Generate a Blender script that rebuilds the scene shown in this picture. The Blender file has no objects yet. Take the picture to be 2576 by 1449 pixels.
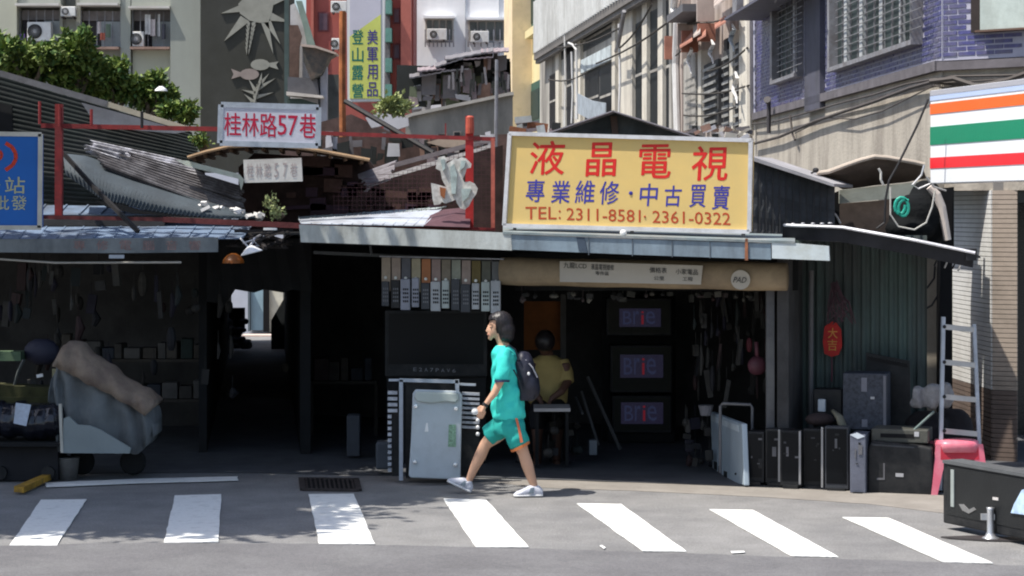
import bpy, bmesh, math, random
from mathutils import Vector, Matrix
rnd = random.Random(7)
S = bpy.context.scene
COL = S.collection
# ---------------------------------------------------------------- camera, sky, sun
F = 5490.0; CX = 1288.0; HY = 536.0; CH = 2.4      # focal length (px), centre column, horizon row, eye height
cam = bpy.data.objects.new('camera', bpy.data.cameras.new('camera'))
COL.objects.link(cam); S.camera = cam
cam.location = (0, 0, CH); cam.rotation_euler = (math.radians(90), 0, 0)
cam.data.sensor_width = 36; cam.data.lens = F / 2576 * 36
cam.data.shift_y = -188.5 / 2576
cam.data.clip_start = 0.1; cam.data.clip_end = 800
SUN = Vector((0.47, 0.17, -1.0)).normalized()       # direction the light travels
world = bpy.data.worlds.new('World'); S.world = world; world.use_nodes = True
nt = world.node_tree; bg = nt.nodes['Background']
sky = nt.nodes.new('ShaderNodeTexSky'); sky.sky_type = 'NISHITA'; sky.sun_disc = False
sky.sun_elevation = math.asin(-SUN.z); sky.sun_rotation = math.atan2(-SUN.x, -SUN.y)
sky.dust_density = 2.0; sky.air_density = 1.0
nt.links.new(sky.outputs[0], bg.inputs[0]); bg.inputs[1].default_value = 0.112
sl = bpy.data.lights.new('sun', 'SUN'); sl.energy = 4.0; sl.angle = math.radians(0.53); sl.color = (1, .95, .87)
sun = bpy.data.objects.new('sun', sl); COL.objects.link(sun); sun.location = (-8, -4, 20)
sun.rotation_euler = SUN.to_track_quat('-Z', 'Y').to_euler()
S.view_settings.view_transform = 'Standard'; S.view_settings.look = 'None'
S.view_settings.exposure = 0.68; S.view_settings.gamma = 1; S.view_settings.use_curve_mapping = False
S.cycles.filter_width = 2.0
# ---------------------------------------------------------------- materials
def lin(c): return c / 12.92 if c <= .04045 else ((c + .055) / 1.055) ** 2.4
def C(r, g, b, k=1.0): return tuple(min(.9, lin(x / 255) * k) for x in (r, g, b))
MATS = {}
def M(name, col, rough=.8, metal=0, var=.18, scale=4, dirt=None, damt=.5, dscale=1.5, streak=1, bump=.08, bscale=40, emit=None, es=1, spec=.3, thr=.5, grit=0):
    if name in MATS: return MATS[name]
    m = bpy.data.materials.new(name); m.use_nodes = True; n = m.node_tree.nodes; l = m.node_tree.links
    b = n['Principled BSDF']; b.inputs['Roughness'].default_value = rough; b.inputs['Metallic'].default_value = metal
    b.inputs['Specular IOR Level'].default_value = spec
    tc = n.new('ShaderNodeNewGeometry')
    nz = n.new('ShaderNodeTexNoise'); nz.inputs['Scale'].default_value = scale; nz.inputs['Detail'].default_value = 6
    nz.inputs['Roughness'].default_value = .65
    l.new(tc.outputs['Position'], nz.inputs['Vector'])
    r = n.new('ShaderNodeValToRGB'); l.new(nz.outputs['Fac'], r.inputs[0])
    r.color_ramp.elements[0].position = .3; r.color_ramp.elements[1].position = .7
    r.color_ramp.elements[0].color = tuple(x * (1 - var) for x in col) + (1,)
    r.color_ramp.elements[1].color = tuple(min(1, x * (1 + var)) for x in col) + (1,)
    out = r.outputs[0]
    if dirt is not None:
        mp = n.new('ShaderNodeMapping'); mp.inputs['Scale'].default_value = (1, 1, 1 / streak)
        l.new(tc.outputs['Position'], mp.inputs[0])
        n2 = n.new('ShaderNodeTexNoise'); n2.inputs['Scale'].default_value = dscale; n2.inputs['Detail'].default_value = 8
        n2.inputs['Roughness'].default_value = .7
        l.new(mp.outputs[0], n2.inputs['Vector'])
        r2 = n.new('ShaderNodeValToRGB'); r2.color_ramp.elements[0].position = thr - .06; r2.color_ramp.elements[1].position = thr + .14
        r2.color_ramp.elements[0].color = (0, 0, 0, 1); r2.color_ramp.elements[1].color = (damt, damt, damt, 1)
        l.new(n2.outputs['Fac'], r2.inputs[0])
        mx = n.new('ShaderNodeMix'); mx.data_type = 'RGBA'; l.new(r2.outputs[0], mx.inputs['Factor'])
        l.new(out, mx.inputs['A']); mx.inputs['B'].default_value = tuple(dirt) + (1,); out = mx.outputs['Result']
    if grit:
        ng = n.new('ShaderNodeTexNoise'); ng.inputs['Scale'].default_value = 55; ng.inputs['Detail'].default_value = 3; ng.inputs['Roughness'].default_value = .8
        l.new(tc.outputs['Position'], ng.inputs['Vector'])
        mr = n.new('ShaderNodeMapRange'); mr.inputs[1].default_value = .3; mr.inputs[2].default_value = .7; mr.inputs[3].default_value = 1 - grit; mr.inputs[4].default_value = 1 + grit
        l.new(ng.outputs['Fac'], mr.inputs[0]); vm = n.new('ShaderNodeVectorMath'); vm.operation = 'SCALE'; l.new(out, vm.inputs[0]); l.new(mr.outputs[0], vm.inputs['Scale']); out = vm.outputs[0]
    l.new(out, b.inputs['Base Color'])
    if bump:
        n3 = n.new('ShaderNodeTexNoise'); n3.inputs['Scale'].default_value = bscale; n3.inputs['Detail'].default_value = 4
        l.new(tc.outputs['Position'], n3.inputs['Vector'])
        bp = n.new('ShaderNodeBump'); bp.inputs['Strength'].default_value = bump; bp.inputs['Distance'].default_value = .02
        l.new(n3.outputs['Fac'], bp.inputs['Height']); l.new(bp.outputs[0], b.inputs['Normal'])
    if emit is not None:
        b.inputs['Emission Color'].default_value = tuple(emit) + (1,); b.inputs['Emission Strength'].default_value = es
    MATS[name] = m; return m
# ---------------------------------------------------------------- pixel <-> place
def P(u, v, Y): return Vector(((u - CX) * Y / F, Y, CH - (v - HY) * Y / F))
def G(u, v, z=0):                                     # pixel on the ground
    Y = F * (CH - z) / (v - HY); return Vector(((u - CX) * Y / F, Y, z))
class Plane:                                          # vertical plane  nx*X + ny*Y = m, normal pointing away from the viewer
    def __init__(s, a, b):
        d = Vector((b[0] - a[0], b[1] - a[1])).normalized(); n = Vector((-d.y, d.x))
        if n.dot(Vector((a[0], a[1]))) < 0: n = -n
        s.n = n; s.m = n.dot(Vector((a[0], a[1]))); s.ex = Vector((n.y, -n.x, 0)); s.nn = Vector((n.x, n.y, 0))
    def Y(s, u, d=0): k = (u - CX) / F; return (s.m + d) / (s.n.x * k + s.n.y)
    def p(s, u, v, d=0): return P(u, v, s.Y(u, d))
    def xz(s, u, z, d=0): Y = s.Y(u, d); return Vector(((u - CX) * Y / F, Y, z))
    def z(s, u, v, d=0): return CH - (v - HY) * s.Y(u, d) / F
    def off(s, d):
        q = Plane.__new__(Plane); q.n = s.n; q.m = s.m + d; q.ex = s.ex; q.nn = s.nn; return q
def frontal(Y): return Plane((0, Y), (1, Y))
FR = Plane((0, 19.68), (1, 19.68 - .306))             # the line of the shop fronts
# ---------------------------------------------------------------- mesh building
ORG = {}
class MB:
    def __init__(s): s.v = []; s.f = []; s.sm = False
    def add(s, vs, fs):
        o = len(s.v); s.v += [Vector(x) for x in vs]; s.f += [tuple(i + o for i in f) for f in fs]; return s
    def prism(s, pts, vec):
        n = len(pts); vec = Vector(vec); a = [Vector(p) for p in pts]
        nrm = Vector((0, 0, 0))
        for i in range(n): nrm += a[i].cross(a[(i + 1) % n])
        if nrm.dot(vec) > 0: a.reverse()
        return s.add(a + [p + vec for p in a], [tuple(range(n)), tuple(range(2 * n - 1, n - 1, -1))] + [(i, i + n, (i + 1) % n + n, (i + 1) % n) for i in range(n)])
    def box(s, c, sz, rz=0, rx=0, ry=0):
        R = Matrix.Rotation(rz, 3, 'Z') @ Matrix.Rotation(ry, 3, 'Y') @ Matrix.Rotation(rx, 3, 'X'); c = Vector(c)
        vs = [c + R @ Vector((x * sz[0] / 2, y * sz[1] / 2, z * sz[2] / 2)) for x in (-1, 1) for y in (-1, 1) for z in (-1, 1)]
        return s.add(vs, [(0, 1, 3, 2), (4, 6, 7, 5), (0, 4, 5, 1), (2, 3, 7, 6), (0, 2, 6, 4), (1, 5, 7, 3)])
    def bar(s, a, b, w, h=None, up=(0, 0, 1)):
        a = Vector(a); b = Vector(b); h = h or w; d = (b - a).normalized(); x = d.cross(Vector(up))
        if x.length < 1e-3: x = d.cross(Vector((0, 1, 0)))
        x.normalize(); y = x.cross(d)
        q = [x * w / 2 + y * h / 2, -x * w / 2 + y * h / 2, -x * w / 2 - y * h / 2, x * w / 2 - y * h / 2]
        return s.add([a + i for i in q] + [b + i for i in q], [(3, 2, 1, 0), (4, 5, 6, 7)] + [(i, (i + 1) % 4, (i + 1) % 4 + 4, i + 4) for i in range(4)])
    def tube(s, pts, r, n=8, sy=1.0, caps=True):
        pts = [Vector(p) for p in pts]; rr = r if isinstance(r, (list, tuple)) else [r] * len(pts); rings = []; prev = None
        for i, p in enumerate(pts):
            d = (pts[min(i + 1, len(pts) - 1)] - pts[max(i - 1, 0)])
            d = d.normalized() if d.length > 1e-6 else Vector((0, 0, 1))
            if prev is None:
                x = d.cross(Vector((0, 0, 1)))
                if x.length < .05: x = d.cross(Vector((0, 1, 0)))
            else: x = prev - d * prev.dot(d)
            x.normalize(); prev = x; y = d.cross(x)
            rings.append([p + x * rr[i] * math.cos(2 * math.pi * k / n) + y * rr[i] * sy * math.sin(2 * math.pi * k / n) for k in range(n)])
        vs = [q for g in rings for q in g]; m = len(pts)
        fs = [(i * n + k, i * n + (k + 1) % n, (i + 1) * n + (k + 1) % n, (i + 1) * n + k) for i in range(m - 1) for k in range(n)]
        if caps: fs += [tuple(range(n - 1, -1, -1)), tuple((m - 1) * n + k for k in range(n))]
        return s.add(vs, fs)
    def rings(s, rings, caps=True):
        n = len(rings[0]); m = len(rings); vs = [q for g in rings for q in g]
        fs = [(i * n + k, i * n + (k + 1) % n, (i + 1) * n + (k + 1) % n, (i + 1) * n + k) for i in range(m - 1) for k in range(n)]
        if caps: fs += [tuple(range(n - 1, -1, -1)), tuple((m - 1) * n + k for k in range(n))]
        return s.add(vs, fs)
    def ell(s, c, r, n=12, m=8, R=None):
        c = Vector(c); R = R or Matrix.Identity(3); rg = []
        for i in range(1, m):
            t = math.pi * i / m
            rg.append([c + R @ Vector((r[0] * math.sin(t) * math.cos(2 * math.pi * k / n), r[1] * math.sin(t) * math.sin(2 * math.pi * k / n), -r[2] * math.cos(t))) for k in range(n)])
        return s.rings(rg)
    def lathe(s, c, prof, n=16, axis='Z'):
        c = Vector(c); rg = []
        for r, h in prof:
            g = []
            for k in range(n):
                a = 2 * math.pi * k / n; x, y = r * math.cos(a), r * math.sin(a)
                g.append(c + (Vector((x, y, h)) if axis == 'Z' else Vector((x, h, -y)) if axis == 'Y' else Vector((h, x, y))))
            rg.append(g)
        return s.rings(rg)
    def corr(s, A, B, Cc, D, ribs, amp=.015, th=.006, jag=0, sub=1):
        # sheet A->B (across the ribs), D->C the far side; ribs run A->D
        A, B, Cc, D = map(Vector, (A, B, Cc, D)); nrm = (B - A).cross(D - A).normalized(); N = ribs * 4
        top = []
        for j in range(sub + 1):
            t = j / sub
            for i in range(N + 1):
                q = i / N; off = (1, 1, -1, -1)[i % 4] * amp
                p = (A.lerp(B, q)).lerp(D.lerp(Cc, q), t) + nrm * off
                if jag and j in (0, sub): p += (D - A).normalized() * rnd.uniform(-jag, jag) * (1 if j else -1)
                if sub > 1 and 0 < j < sub: p += nrm * rnd.uniform(-.4, .4) * amp
                top.append(p)
        W = N + 1; n = len(top)
        vs = top + [p - nrm * th for p in top]; fs = []
        for j in range(sub):
            for i in range(N):
                a = j * W + i; fs.append((a, a + 1, a + W + 1, a + W)); fs.append((a + n, a + W + n, a + W + 1 + n, a + 1 + n))
        for i in range(N):
            fs.append((i, i + n, i + 1 + n, i + 1)); b = sub * W + i; fs.append((b, b + 1, b + 1 + n, b + n))
        return s.add(vs, fs)
    def seam(s, A, B, Cc, D, n, h=.012, w=.014, th=.006):  # flat sheet with standing seams running A->D
        A, B, Cc, D = map(Vector, (A, B, Cc, D)); s.sheet([[A, B], [D, Cc]], th); nrm = (B - A).cross(D - A).normalized()
        if nrm.z < 0: nrm = -nrm
        for i in range(n + 1): q = i / n; s.bar(A.lerp(B, q) + nrm * h / 2, D.lerp(Cc, q) + nrm * h / 2, w, h, nrm)
        return s
    def sheet(s, rows, th=.01):                        # rows of points (grid) with a little thickness
        h = len(rows); w = len(rows[0]); top = [Vector(p) for r in rows for p in r]; n = len(top)
        nrm = (top[w - 1] - top[0]).cross(top[-w] - top[0]).normalized(); vs = top + [p - nrm * th for p in top]; fs = []
        for j in range(h - 1):
            for i in range(w - 1):
                a = j * w + i; fs.append((a, a + 1, a + w + 1, a + w)); fs.append((a + n, a + w + n, a + w + 1 + n, a + 1 + n))
        bd = [i for i in range(w)] + [j * w + w - 1 for j in range(1, h)] + [(h - 1) * w + i for i in range(w - 2, -1, -1)] + [j * w for j in range(h - 2, 0, -1)]
        for k in range(len(bd)):
            a, b = bd[k], bd[(k + 1) % len(bd)]; fs.append((a, a + n, b + n, b))
        return s.add(vs, fs)
    def pp(s, pl, px, d0=0, d1=.02):                   # polygon given in pixels on a plane, with thickness
        a = [pl.p(u, v, 0) + pl.nn * d0 for u, v in px]; return s.prism(a, pl.nn * (d1 - d0))
    def pr(s, pl, u0, v0, u1, v1, d0=0, d1=.02):       # upright rectangle, heights read at u0
        z0, z1 = pl.z(u0, v0), pl.z(u0, v1)
        return s.zr(pl, u0, u1, z1, z0, d0, d1)
    def zr(s, pl, u0, u1, z0, z1, d0=0, d1=.02):
        a = [pl.xz(u0, z0), pl.xz(u1, z0), pl.xz(u1, z1), pl.xz(u0, z1)]
        return s.prism([q + pl.nn * d0 for q in a], pl.nn * (d1 - d0))
    def build(s, name, mat, parent=None, smooth=False):
        org = ORG.get(parent.name) if parent is not None else None
        if org is None:
            if parent is None:
                xs = [p.x for p in s.v]; ys = [p.y for p in s.v]
                org = Vector(((min(xs) + max(xs)) / 2, (min(ys) + max(ys)) / 2, min(p.z for p in s.v)))
            else: org = Vector((0, 0, 0))
        me = bpy.data.meshes.new(name); me.from_pydata([p - org for p in s.v], [], s.f); me.validate()
        bm = bmesh.new(); bm.from_mesh(me); bmesh.ops.recalc_face_normals(bm, faces=bm.faces); bm.to_mesh(me); bm.free()
        if mat is not None: me.materials.append(mat)
        if smooth: me.polygons.foreach_set('use_smooth', [True] * len(me.polygons))
        o = bpy.data.objects.new(name, me); COL.objects.link(o)
        if parent is not None: o.parent = parent
        else: o.location = org
        ORG[o.name] = org
        return o
def tag(o, label=None, cat=None, group=None, kind=None):
    if label: o['label'] = label
    if cat: o['category'] = cat
    if group: o['group'] = group
    if kind: o['kind'] = kind
    return o
def thing(name, label, cat, loc=(0, 0, 0), group=None):
    o = bpy.data.objects.new(name, None); COL.objects.link(o); o.location = loc; o.empty_display_size = .1
    ORG[o.name] = Vector(loc); return tag(o, label, cat, group)
def copy_tree(o, parent=None):
    c = o.copy(); COL.objects.link(c); c.parent = parent; ORG[c.name] = ORG.get(o.name, Vector())
    for ch in list(o.children): copy_tree(ch, c)
    return c
def one(name, mb, mat, label, cat, group=None, smooth=False): return tag(mb.build(name, mat, None, smooth), label, cat, group)
def bevel(o, w=.01, seg=2):
    b = o.modifiers.new('bevel', 'BEVEL'); b.width = w; b.segments = seg; b.limit_method = 'ANGLE'; b.angle_limit = .6; return o
def remesh(mb, size, smooth=3):
    me = bpy.data.meshes.new('tmp'); me.from_pydata([tuple(p) for p in mb.v], [], mb.f); me.validate()
    o = bpy.data.objects.new('tmp', me); COL.objects.link(o)
    r = o.modifiers.new('r', 'REMESH'); r.mode = 'VOXEL'; r.voxel_size = size
    if smooth: q = o.modifiers.new('s', 'SMOOTH'); q.iterations = smooth; q.factor = .5
    dg = bpy.context.evaluated_depsgraph_get(); e = o.evaluated_get(dg).to_mesh()
    out = MB(); out.add([v.co.copy() for v in e.vertices], [tuple(p.vertices) for p in e.polygons])
    bpy.data.objects.remove(o); return out
def glyph(body, bold=0.0):
    cu = bpy.data.curves.new('t', 'FONT'); cu.body = body; cu.size = 1; cu.offset = bold; cu.resolution_u = 2
    o = bpy.data.objects.new('t', cu); COL.objects.link(o); bpy.context.view_layer.update()
    dg = bpy.context.evaluated_depsgraph_get(); me = bpy.data.meshes.new_from_object(o.evaluated_get(dg))
    vs = [v.co.copy() for v in me.vertices]; fs = [tuple(p.vertices) for p in me.polygons]
    bpy.data.objects.remove(o); bpy.data.meshes.remove(me); return vs, fs
def write(body, pl, u, v, w, h, mat, parent, d=-.003, bold=.0, tilt=0.0, th=.0008, name='character', split=False, shear=0):
    # one piece of lettering centred at pixel (u,v), w x h pixels, on plane pl
    vs, fs = glyph(body)
    if not vs: return None
    x0, x1 = min(q.x for q in vs), max(q.x for q in vs); y0, y1 = min(q.y for q in vs), max(q.y for q in vs)
    c = pl.p(u, v) + pl.nn * d; ww = (pl.p(u + w / 2, v) - pl.p(u - w / 2, v)).length; hh = h * pl.Y(u) / F
    out = []
    for q in vs:
        a = ((q.x - x0) / (x1 - x0) - .5) * ww; b = ((q.y - y0) / max(1e-6, y1 - y0) - .5) * hh
        out.append(c + pl.ex * (a + shear * b) + Vector((0, 0, b - a * tilt)))
    m = MB(); n = len(out)
    for k, (bx, bz) in enumerate(((1, .3), (-1, -.3), (.3, 1), (-.3, -1), (0, 0)) if bold else ()):
        sh = pl.ex * (bx * bold * hh) + Vector((0, 0, bz * bold * hh)) - pl.nn * (th + .0002 * (k + 1))
        m.add([q + sh for q in out], fs)
    o0 = len(m.v); m.add(out + [q - pl.nn * th for q in out], [tuple(i + n for i in f) for f in fs])
    # rim faces
    ed = {}
    for f in fs:
        for i in range(len(f)):
            a, b = f[i], f[(i + 1) % len(f)]; k = (min(a, b), max(a, b)); ed.setdefault(k, []).append((a, b))
    m.f += [(a + o0, b + o0, b + n + o0, a + n + o0) for k, e in ed.items() if len(e) == 1 for a, b in e]
    return m.build(name, mat, parent)
# ================================================================ GROUND
asphalt = M('old asphalt', (.222, .218, .214), .9, var=.16, scale=2.2, dirt=(.13, .13, .135), damt=.55, dscale=.9, bump=.5, bscale=90, thr=.52, grit=.28)
asph2 = M('newer asphalt', (.142, .139, .144), .9, var=.12, scale=1.6, dirt=(.22, .22, .22), damt=.4, dscale=1.2, bump=.5, bscale=110, grit=.25)
paint = M('road paint', (.80, .80, .77), .7, var=.06, scale=9, dirt=(.40, .40, .38), damt=.6, dscale=9, bump=.2, bscale=90, thr=.56, grit=.06)
tan_conc = M('dusty concrete', (.26, .24, .215), .9, var=.15, scale=3, dirt=(.2, .18, .16), damt=.6, dscale=2.5, bump=.3)
floor_m = M('shop floor', (.085, .088, .096), .75, var=.3, scale=3, dirt=(.12, .12, .12), damt=.4, dscale=2, bump=.3)
m = MB(); m.sheet([[(-150 + 300 * i / 6, -20 + 220 * j / 5, 0) for i in range(7)] for j in range(6)], .3)
ground = tag(m.build('ground', asphalt), kind='structure'); ground.location.z = 0; ORG[ground.name].z = -.3
ground.location.z = -.3
EDGE = [(-260, 1382), (25, 1374), (200, 1370), (413, 1368), (600, 1369), (800, 1370), (1000, 1374), (1197, 1379), (1400, 1384), (1617, 1391), (1800, 1397), (2007, 1405), (2200, 1411), (2400, 1418), (2620, 1427), (2900, 1440)]
def flat(name, px, mat, z, parent=None, th=.004, jit=0, n=6):
    pts = []
    for i, a in enumerate(px):
        b = px[(i + 1) % len(px)]
        for k in range(n if jit else 1):
            t = k / (n if jit else 1); q = G(a[0] + (b[0] - a[0]) * t, a[1] + (b[1] - a[1]) * t)
            pts.append(Vector((q.x + rnd.uniform(-jit, jit), q.y + rnd.uniform(-jit, jit), z)))
    mb = MB(); mb.prism(pts, (0, 0, -th + .0005)); return mb.build(name, mat, parent)
eg = []
for i in range(len(EDGE) - 1):
    for k in range(6):
        t = k / 6; q = G(EDGE[i][0] * (1 - t) + EDGE[i + 1][0] * t, EDGE[i][1] * (1 - t) + EDGE[i + 1][1] * t)
        eg.append(Vector((q.x, q.y + rnd.uniform(-.018, .018), .004)))
m = MB(); m.sheet([eg, [Vector((p.x * 2, 1, .004)) for p in eg]], .0035)
tag(m.build('road', asph2), kind='structure')
pv = [(1215, 1211), (1360, 1208), (1700, 1219), (2050, 1232), (2350, 1246), (2700, 1262), (3000, 1275), (3000, 1362), (2576, 1338), (2380, 1292), (2180, 1268), (1900, 1250), (1600, 1236), (1360, 1228)]
tag(flat('pavement', pv, tan_conc, .0045, jit=.012, n=8), kind='structure')
fl = [(-700, 1198), (600, 1190), (1100, 1200), (1360, 1207), (1700, 1218), (2050, 1231), (2350, 1245), (2700, 1261)]
fp = [G(*q) for q in fl]; m = MB(); m.sheet([[Vector((p.x, p.y, .009)) for p in fp], [Vector((p.x * 1.3, p.y + 8, .009)) for p in fp]], .0035)
tag(m.build('shop_floor', floor_m), kind='structure')
# the crossing: seven bars and the thin line by the kerb
ST = [((103, 1260), (218, 1259), (143, 1375), (25, 1375)), ((440, 1249), (557, 1246), (549, 1366), (412, 1368)), ((776, 1246), (890, 1245), (942, 1371), (803, 1371)),
      ((1115, 1257), (1222, 1259), (1330, 1379), (1197, 1379)), ((1450, 1269), (1562, 1271), (1727, 1390), (1617, 1389)), ((1785, 1284), (1894, 1286), (2110, 1404), (1990, 1401)),
      ((2120, 1304), (2236, 1306), (2498, 1420), (2372, 1416))]
for k, q in enumerate(ST):
    flat('crossing_bar', q, paint, .011, ground, .007, .004, 14)
flat('edge_line', [(114, 1218), (350, 1208), (597, 1202), (599, 1212), (350, 1219), (118, 1229)], paint, .014, ground, .004, .008, 8)
wtile = M('white litter', (.75, .75, .73), .7)
for q in ([(1508, 1373), (1514, 1371), (1524, 1378), (1519, 1381)], [(1838, 1387), (1872, 1386), (1874, 1390), (1842, 1392)], [(565, 1268), (606, 1266), (604, 1272), (570, 1273)], [(1100, 1232), (1130, 1230), (1128, 1234), (1104, 1236)]):
    pass
one('paper_scrap', MB().prism([G(u, v, .008) for u, v in [(1508, 1373), (1514, 1371), (1524, 1378), (1519, 1381)]], (0, 0, .002)), wtile, 'small white scrap lying on the road seam left of the fifth crossing bar', 'litter')
one('paper_scrap', MB().prism([G(u, v, .008) for u, v in [(1838, 1387), (1872, 1386), (1874, 1390), (1842, 1392)]], (0, 0, .002)), wtile, 'flat white scrap lying between the fifth and sixth crossing bars', 'litter')
# drain cover
iron = M('rusted iron', (.055, .045, .042), .75, .3, var=.4, scale=12, bump=.4)
t = thing('drain_cover', 'dark iron drain cover set in the road above the third crossing bar', 'drain cover', G(830, 1222))
a, b, c, d = [G(*q) for q in ((758, 1207), (896, 1209), (903, 1237), (762, 1235))]
m = MB(); m.bar(a + Vector((0, 0, .012)), b + Vector((0, 0, .012)), .05, .02); m.bar(d + Vector((0, 0, .012)), c + Vector((0, 0, .012)), .05, .02)
m.bar(a + Vector((0, 0, .014)), d + Vector((0, 0, .014)), .05, .02); m.bar(b + Vector((0, 0, .014)), c + Vector((0, 0, .014)), .05, .02); m.build('frame', iron, t)
for k in range(1, 12):
    q = k / 12; MB().bar(a.lerp(b, q) + Vector((0, 0, .01)), d.lerp(c, q) + Vector((0, 0, .01)), .016, .016).build('bar', iron, t)
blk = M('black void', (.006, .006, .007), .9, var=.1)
flat('pit', [(760, 1208), (895, 1210), (901, 1236), (764, 1234)], blk, .0085, t, .004)

# ================================================================ RIGHT SIDE OF THE ALLEY STREET
PL = Plane((4.21, 21.5), (4.21 - .0485 * 11.7, 33.2))      # left face of the blue tiled house
CF = Plane((4.21, 21.5), (4.90, 20.9))                      # its chamfered corner
conc = M('stained beige render', (.44, .40, .34), .9, var=.12, scale=2, dirt=(.2, .175, .15), damt=.7, dscale=1.6, streak=3.5, bump=.35, bscale=30, thr=.5)
grout = M('pale tile grout', (.36, .36, .44), .85, var=.15)
btile = M('cobalt wall tile', (.066, .068, .19), .35, var=.35, scale=14, dirt=(.15, .14, .17), damt=.75, dscale=2.2, bump=.05, spec=.5)
steel = M('grey painted steel', (.28, .28, .30), .5, .3, var=.2, scale=6, dirt=(.12, .08, .06), damt=.4, dscale=5)
glass = M('dark window glass', (.03, .042, .042), .4, var=.7, scale=3, spec=.15, bump=0)
house = thing('tiled_house', 'corner house clad in cobalt blue tiles above a beige concrete band', 'house', (4.21, 21.5, 0))
m = MB(); m.zr(PL, 1890, 2205, 1.2, 3.86, .02, .5).zr(PL, 2205, 2364, 2.62, 3.86, .02, .08)
m.zr(CF, 2364, 2760, 2.62, 3.86, .02, .5); m.build('render_wall', conc, house)
m = MB(); m.zr(PL, 1888, 2364, 3.80, 3.90, -.05, .05); m.zr(CF, 2364, 2760, 3.80, 3.885, -.06, .05); m.build('ledge', M('dark ledge', (.13, .12, .13), .9, var=.3), house)
m = MB(); m.zr(PL, 1890, 2364, 3.90, 6.6, .02, .5); m.zr(CF, 2364, 2760, 3.90, 6.2, .02, .5); m.build('backing_wall', grout, house)
# windows on the left face (u range, z range)
def uY(pl, Y):                                      # pixel column where the plane is at distance Y
    k = (pl.m - pl.n.y * Y) / pl.n.x / Y; return CX + k * F
wins = [(2102, 2318, PL.z(2102, 172), 6.5), (1955, 2018, PL.z(1955, 205), 6.5)]
vis_tiles = []; far_tiles = MB()
TW, TH = .20, .052
def inwin(pl, u, z, W): return any(a - 3 < u < b + 3 and c - .05 < z < d for a, b, c, d in W)
face = []
for pl, Y0, L, z1, W in ((PL, 21.5, 11.6, 6.3, wins + [(2035, 2070, 3.7, 6.6)]), (CF, 21.5, .95, 4.75, [(2448, 2800, PL.z(2364, 88), 6)])):
    s0 = Vector((4.21, 21.5, 0)); dr = -pl.ex if pl is PL else pl.ex
    if pl is PL and dr.y < 0: dr = -dr
    n = int(L / TW); nz = int((z1 - 3.91) / TH)
    for j in range(nz):
        for i in range(-1, n):
            a = max(0, i * TW + (TW / 2 if j % 2 else 0)); bq = min(L, i * TW + TW + (TW / 2 if j % 2 else 0)) - .014
            if bq - a < .03: continue
            c = s0 + dr * ((a + bq) / 2) + Vector((0, 0, 3.915 + (j + .5) * TH))
            u = CX + c.x / c.y * F; v = HY + (CH - c.z) / c.y * F
            if u > 2600 or v < -60 or inwin(pl, u, c.z, W): continue
            face.append((c.y, c, dr, bq - a, pl))
face.sort(key=lambda q: q[0] + (0 if -10 < HY + (CH - q[1].z) / q[1].y * F else 50))
meshes = {}
for k, (y, c, dr, w, pl) in enumerate(face):
    rz = math.atan2(dr.y, dr.x); pr = rnd.uniform(-.002, .003)
    if k < 300:
        key = round(w, 2)
        if key not in meshes:
            mm = MB(); mm.box((0, 0, 0), (w, .03, TH - .017)); o = mm.build('tile', btile, None); o.location = (0, 0, 0); meshes[key] = o.data
            bpy.data.objects.remove(o)
        o = bpy.data.objects.new('tile', meshes[key]); COL.objects.link(o); o.parent = house
        o.location = c + pl.nn * (.028 - pr) - Vector((4.21, 21.5, 0)); o.rotation_euler = (0, 0, rz)
    else: far_tiles.box(c + pl.nn * (.028 - pr), (w, .03, TH - .017), rz)
tag(far_tiles.build('tile', btile, house), kind='stuff')
def grille(pl, u0, u1, z0, z1, nx, nz, parent, depth=.03, mat=steel, d=-.10):
    f = MB(); f.zr(pl, u0, u1, z0 - .05, z0, d - .01, .02); f.zr(pl, u0 - 1, u0 + 4, z0, z1, d, .02); f.zr(pl, u1 - 5, u1, z0, z1, d, .02)
    fr = f.build('window', mat, parent)
    Ya, Yb = pl.Y(u0), pl.Y(u1)
    g = MB(); g.zr(pl, u0 + 4, u1 - 5, z0, z1, .008, .018); g.build('pane', glass, fr)
    g = MB()
    for i in range(1, nx):
        uu = uY(pl, Ya + (Yb - Ya) * i / nx) if abs(pl.n.x) > .3 else u0 + (u1 - u0) * i / nx
        w = .014 if i % 4 else .05
        p = pl.xz(uu, 0, d); g.box((p.x, p.y, (z0 + z1) / 2), (w, .02, z1 - z0), math.atan2(pl.ex.y, pl.ex.x))
    for j in range(1, nz):
        z = z0 + (z1 - z0) * j / nz; g.bar(pl.xz(u0, z, d - .02), pl.xz(u1, z, d - .02), .009)
    tag(g.build('grille', M('grille steel', (.19, .19, .20), .6, .2, var=.3, scale=6), fr), kind='stuff'); return fr
grille(PL, 2102, 2318, wins[0][2], 6.4, 10, 24, house)
grille(PL, 1955, 2018, wins[1][2], 6.4, 5, 26, house)
# pane frames + curtain inside
m = MB()
for q in (.0, .22, .5, .78): m.zr(PL, 2128 + q * 180, 2136 + q * 180, wins[0][2] + .03, 6.3, -.03, .006)
m.build('window_frame', M('pale frame', (.4, .42, .43), .6), house)
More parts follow.
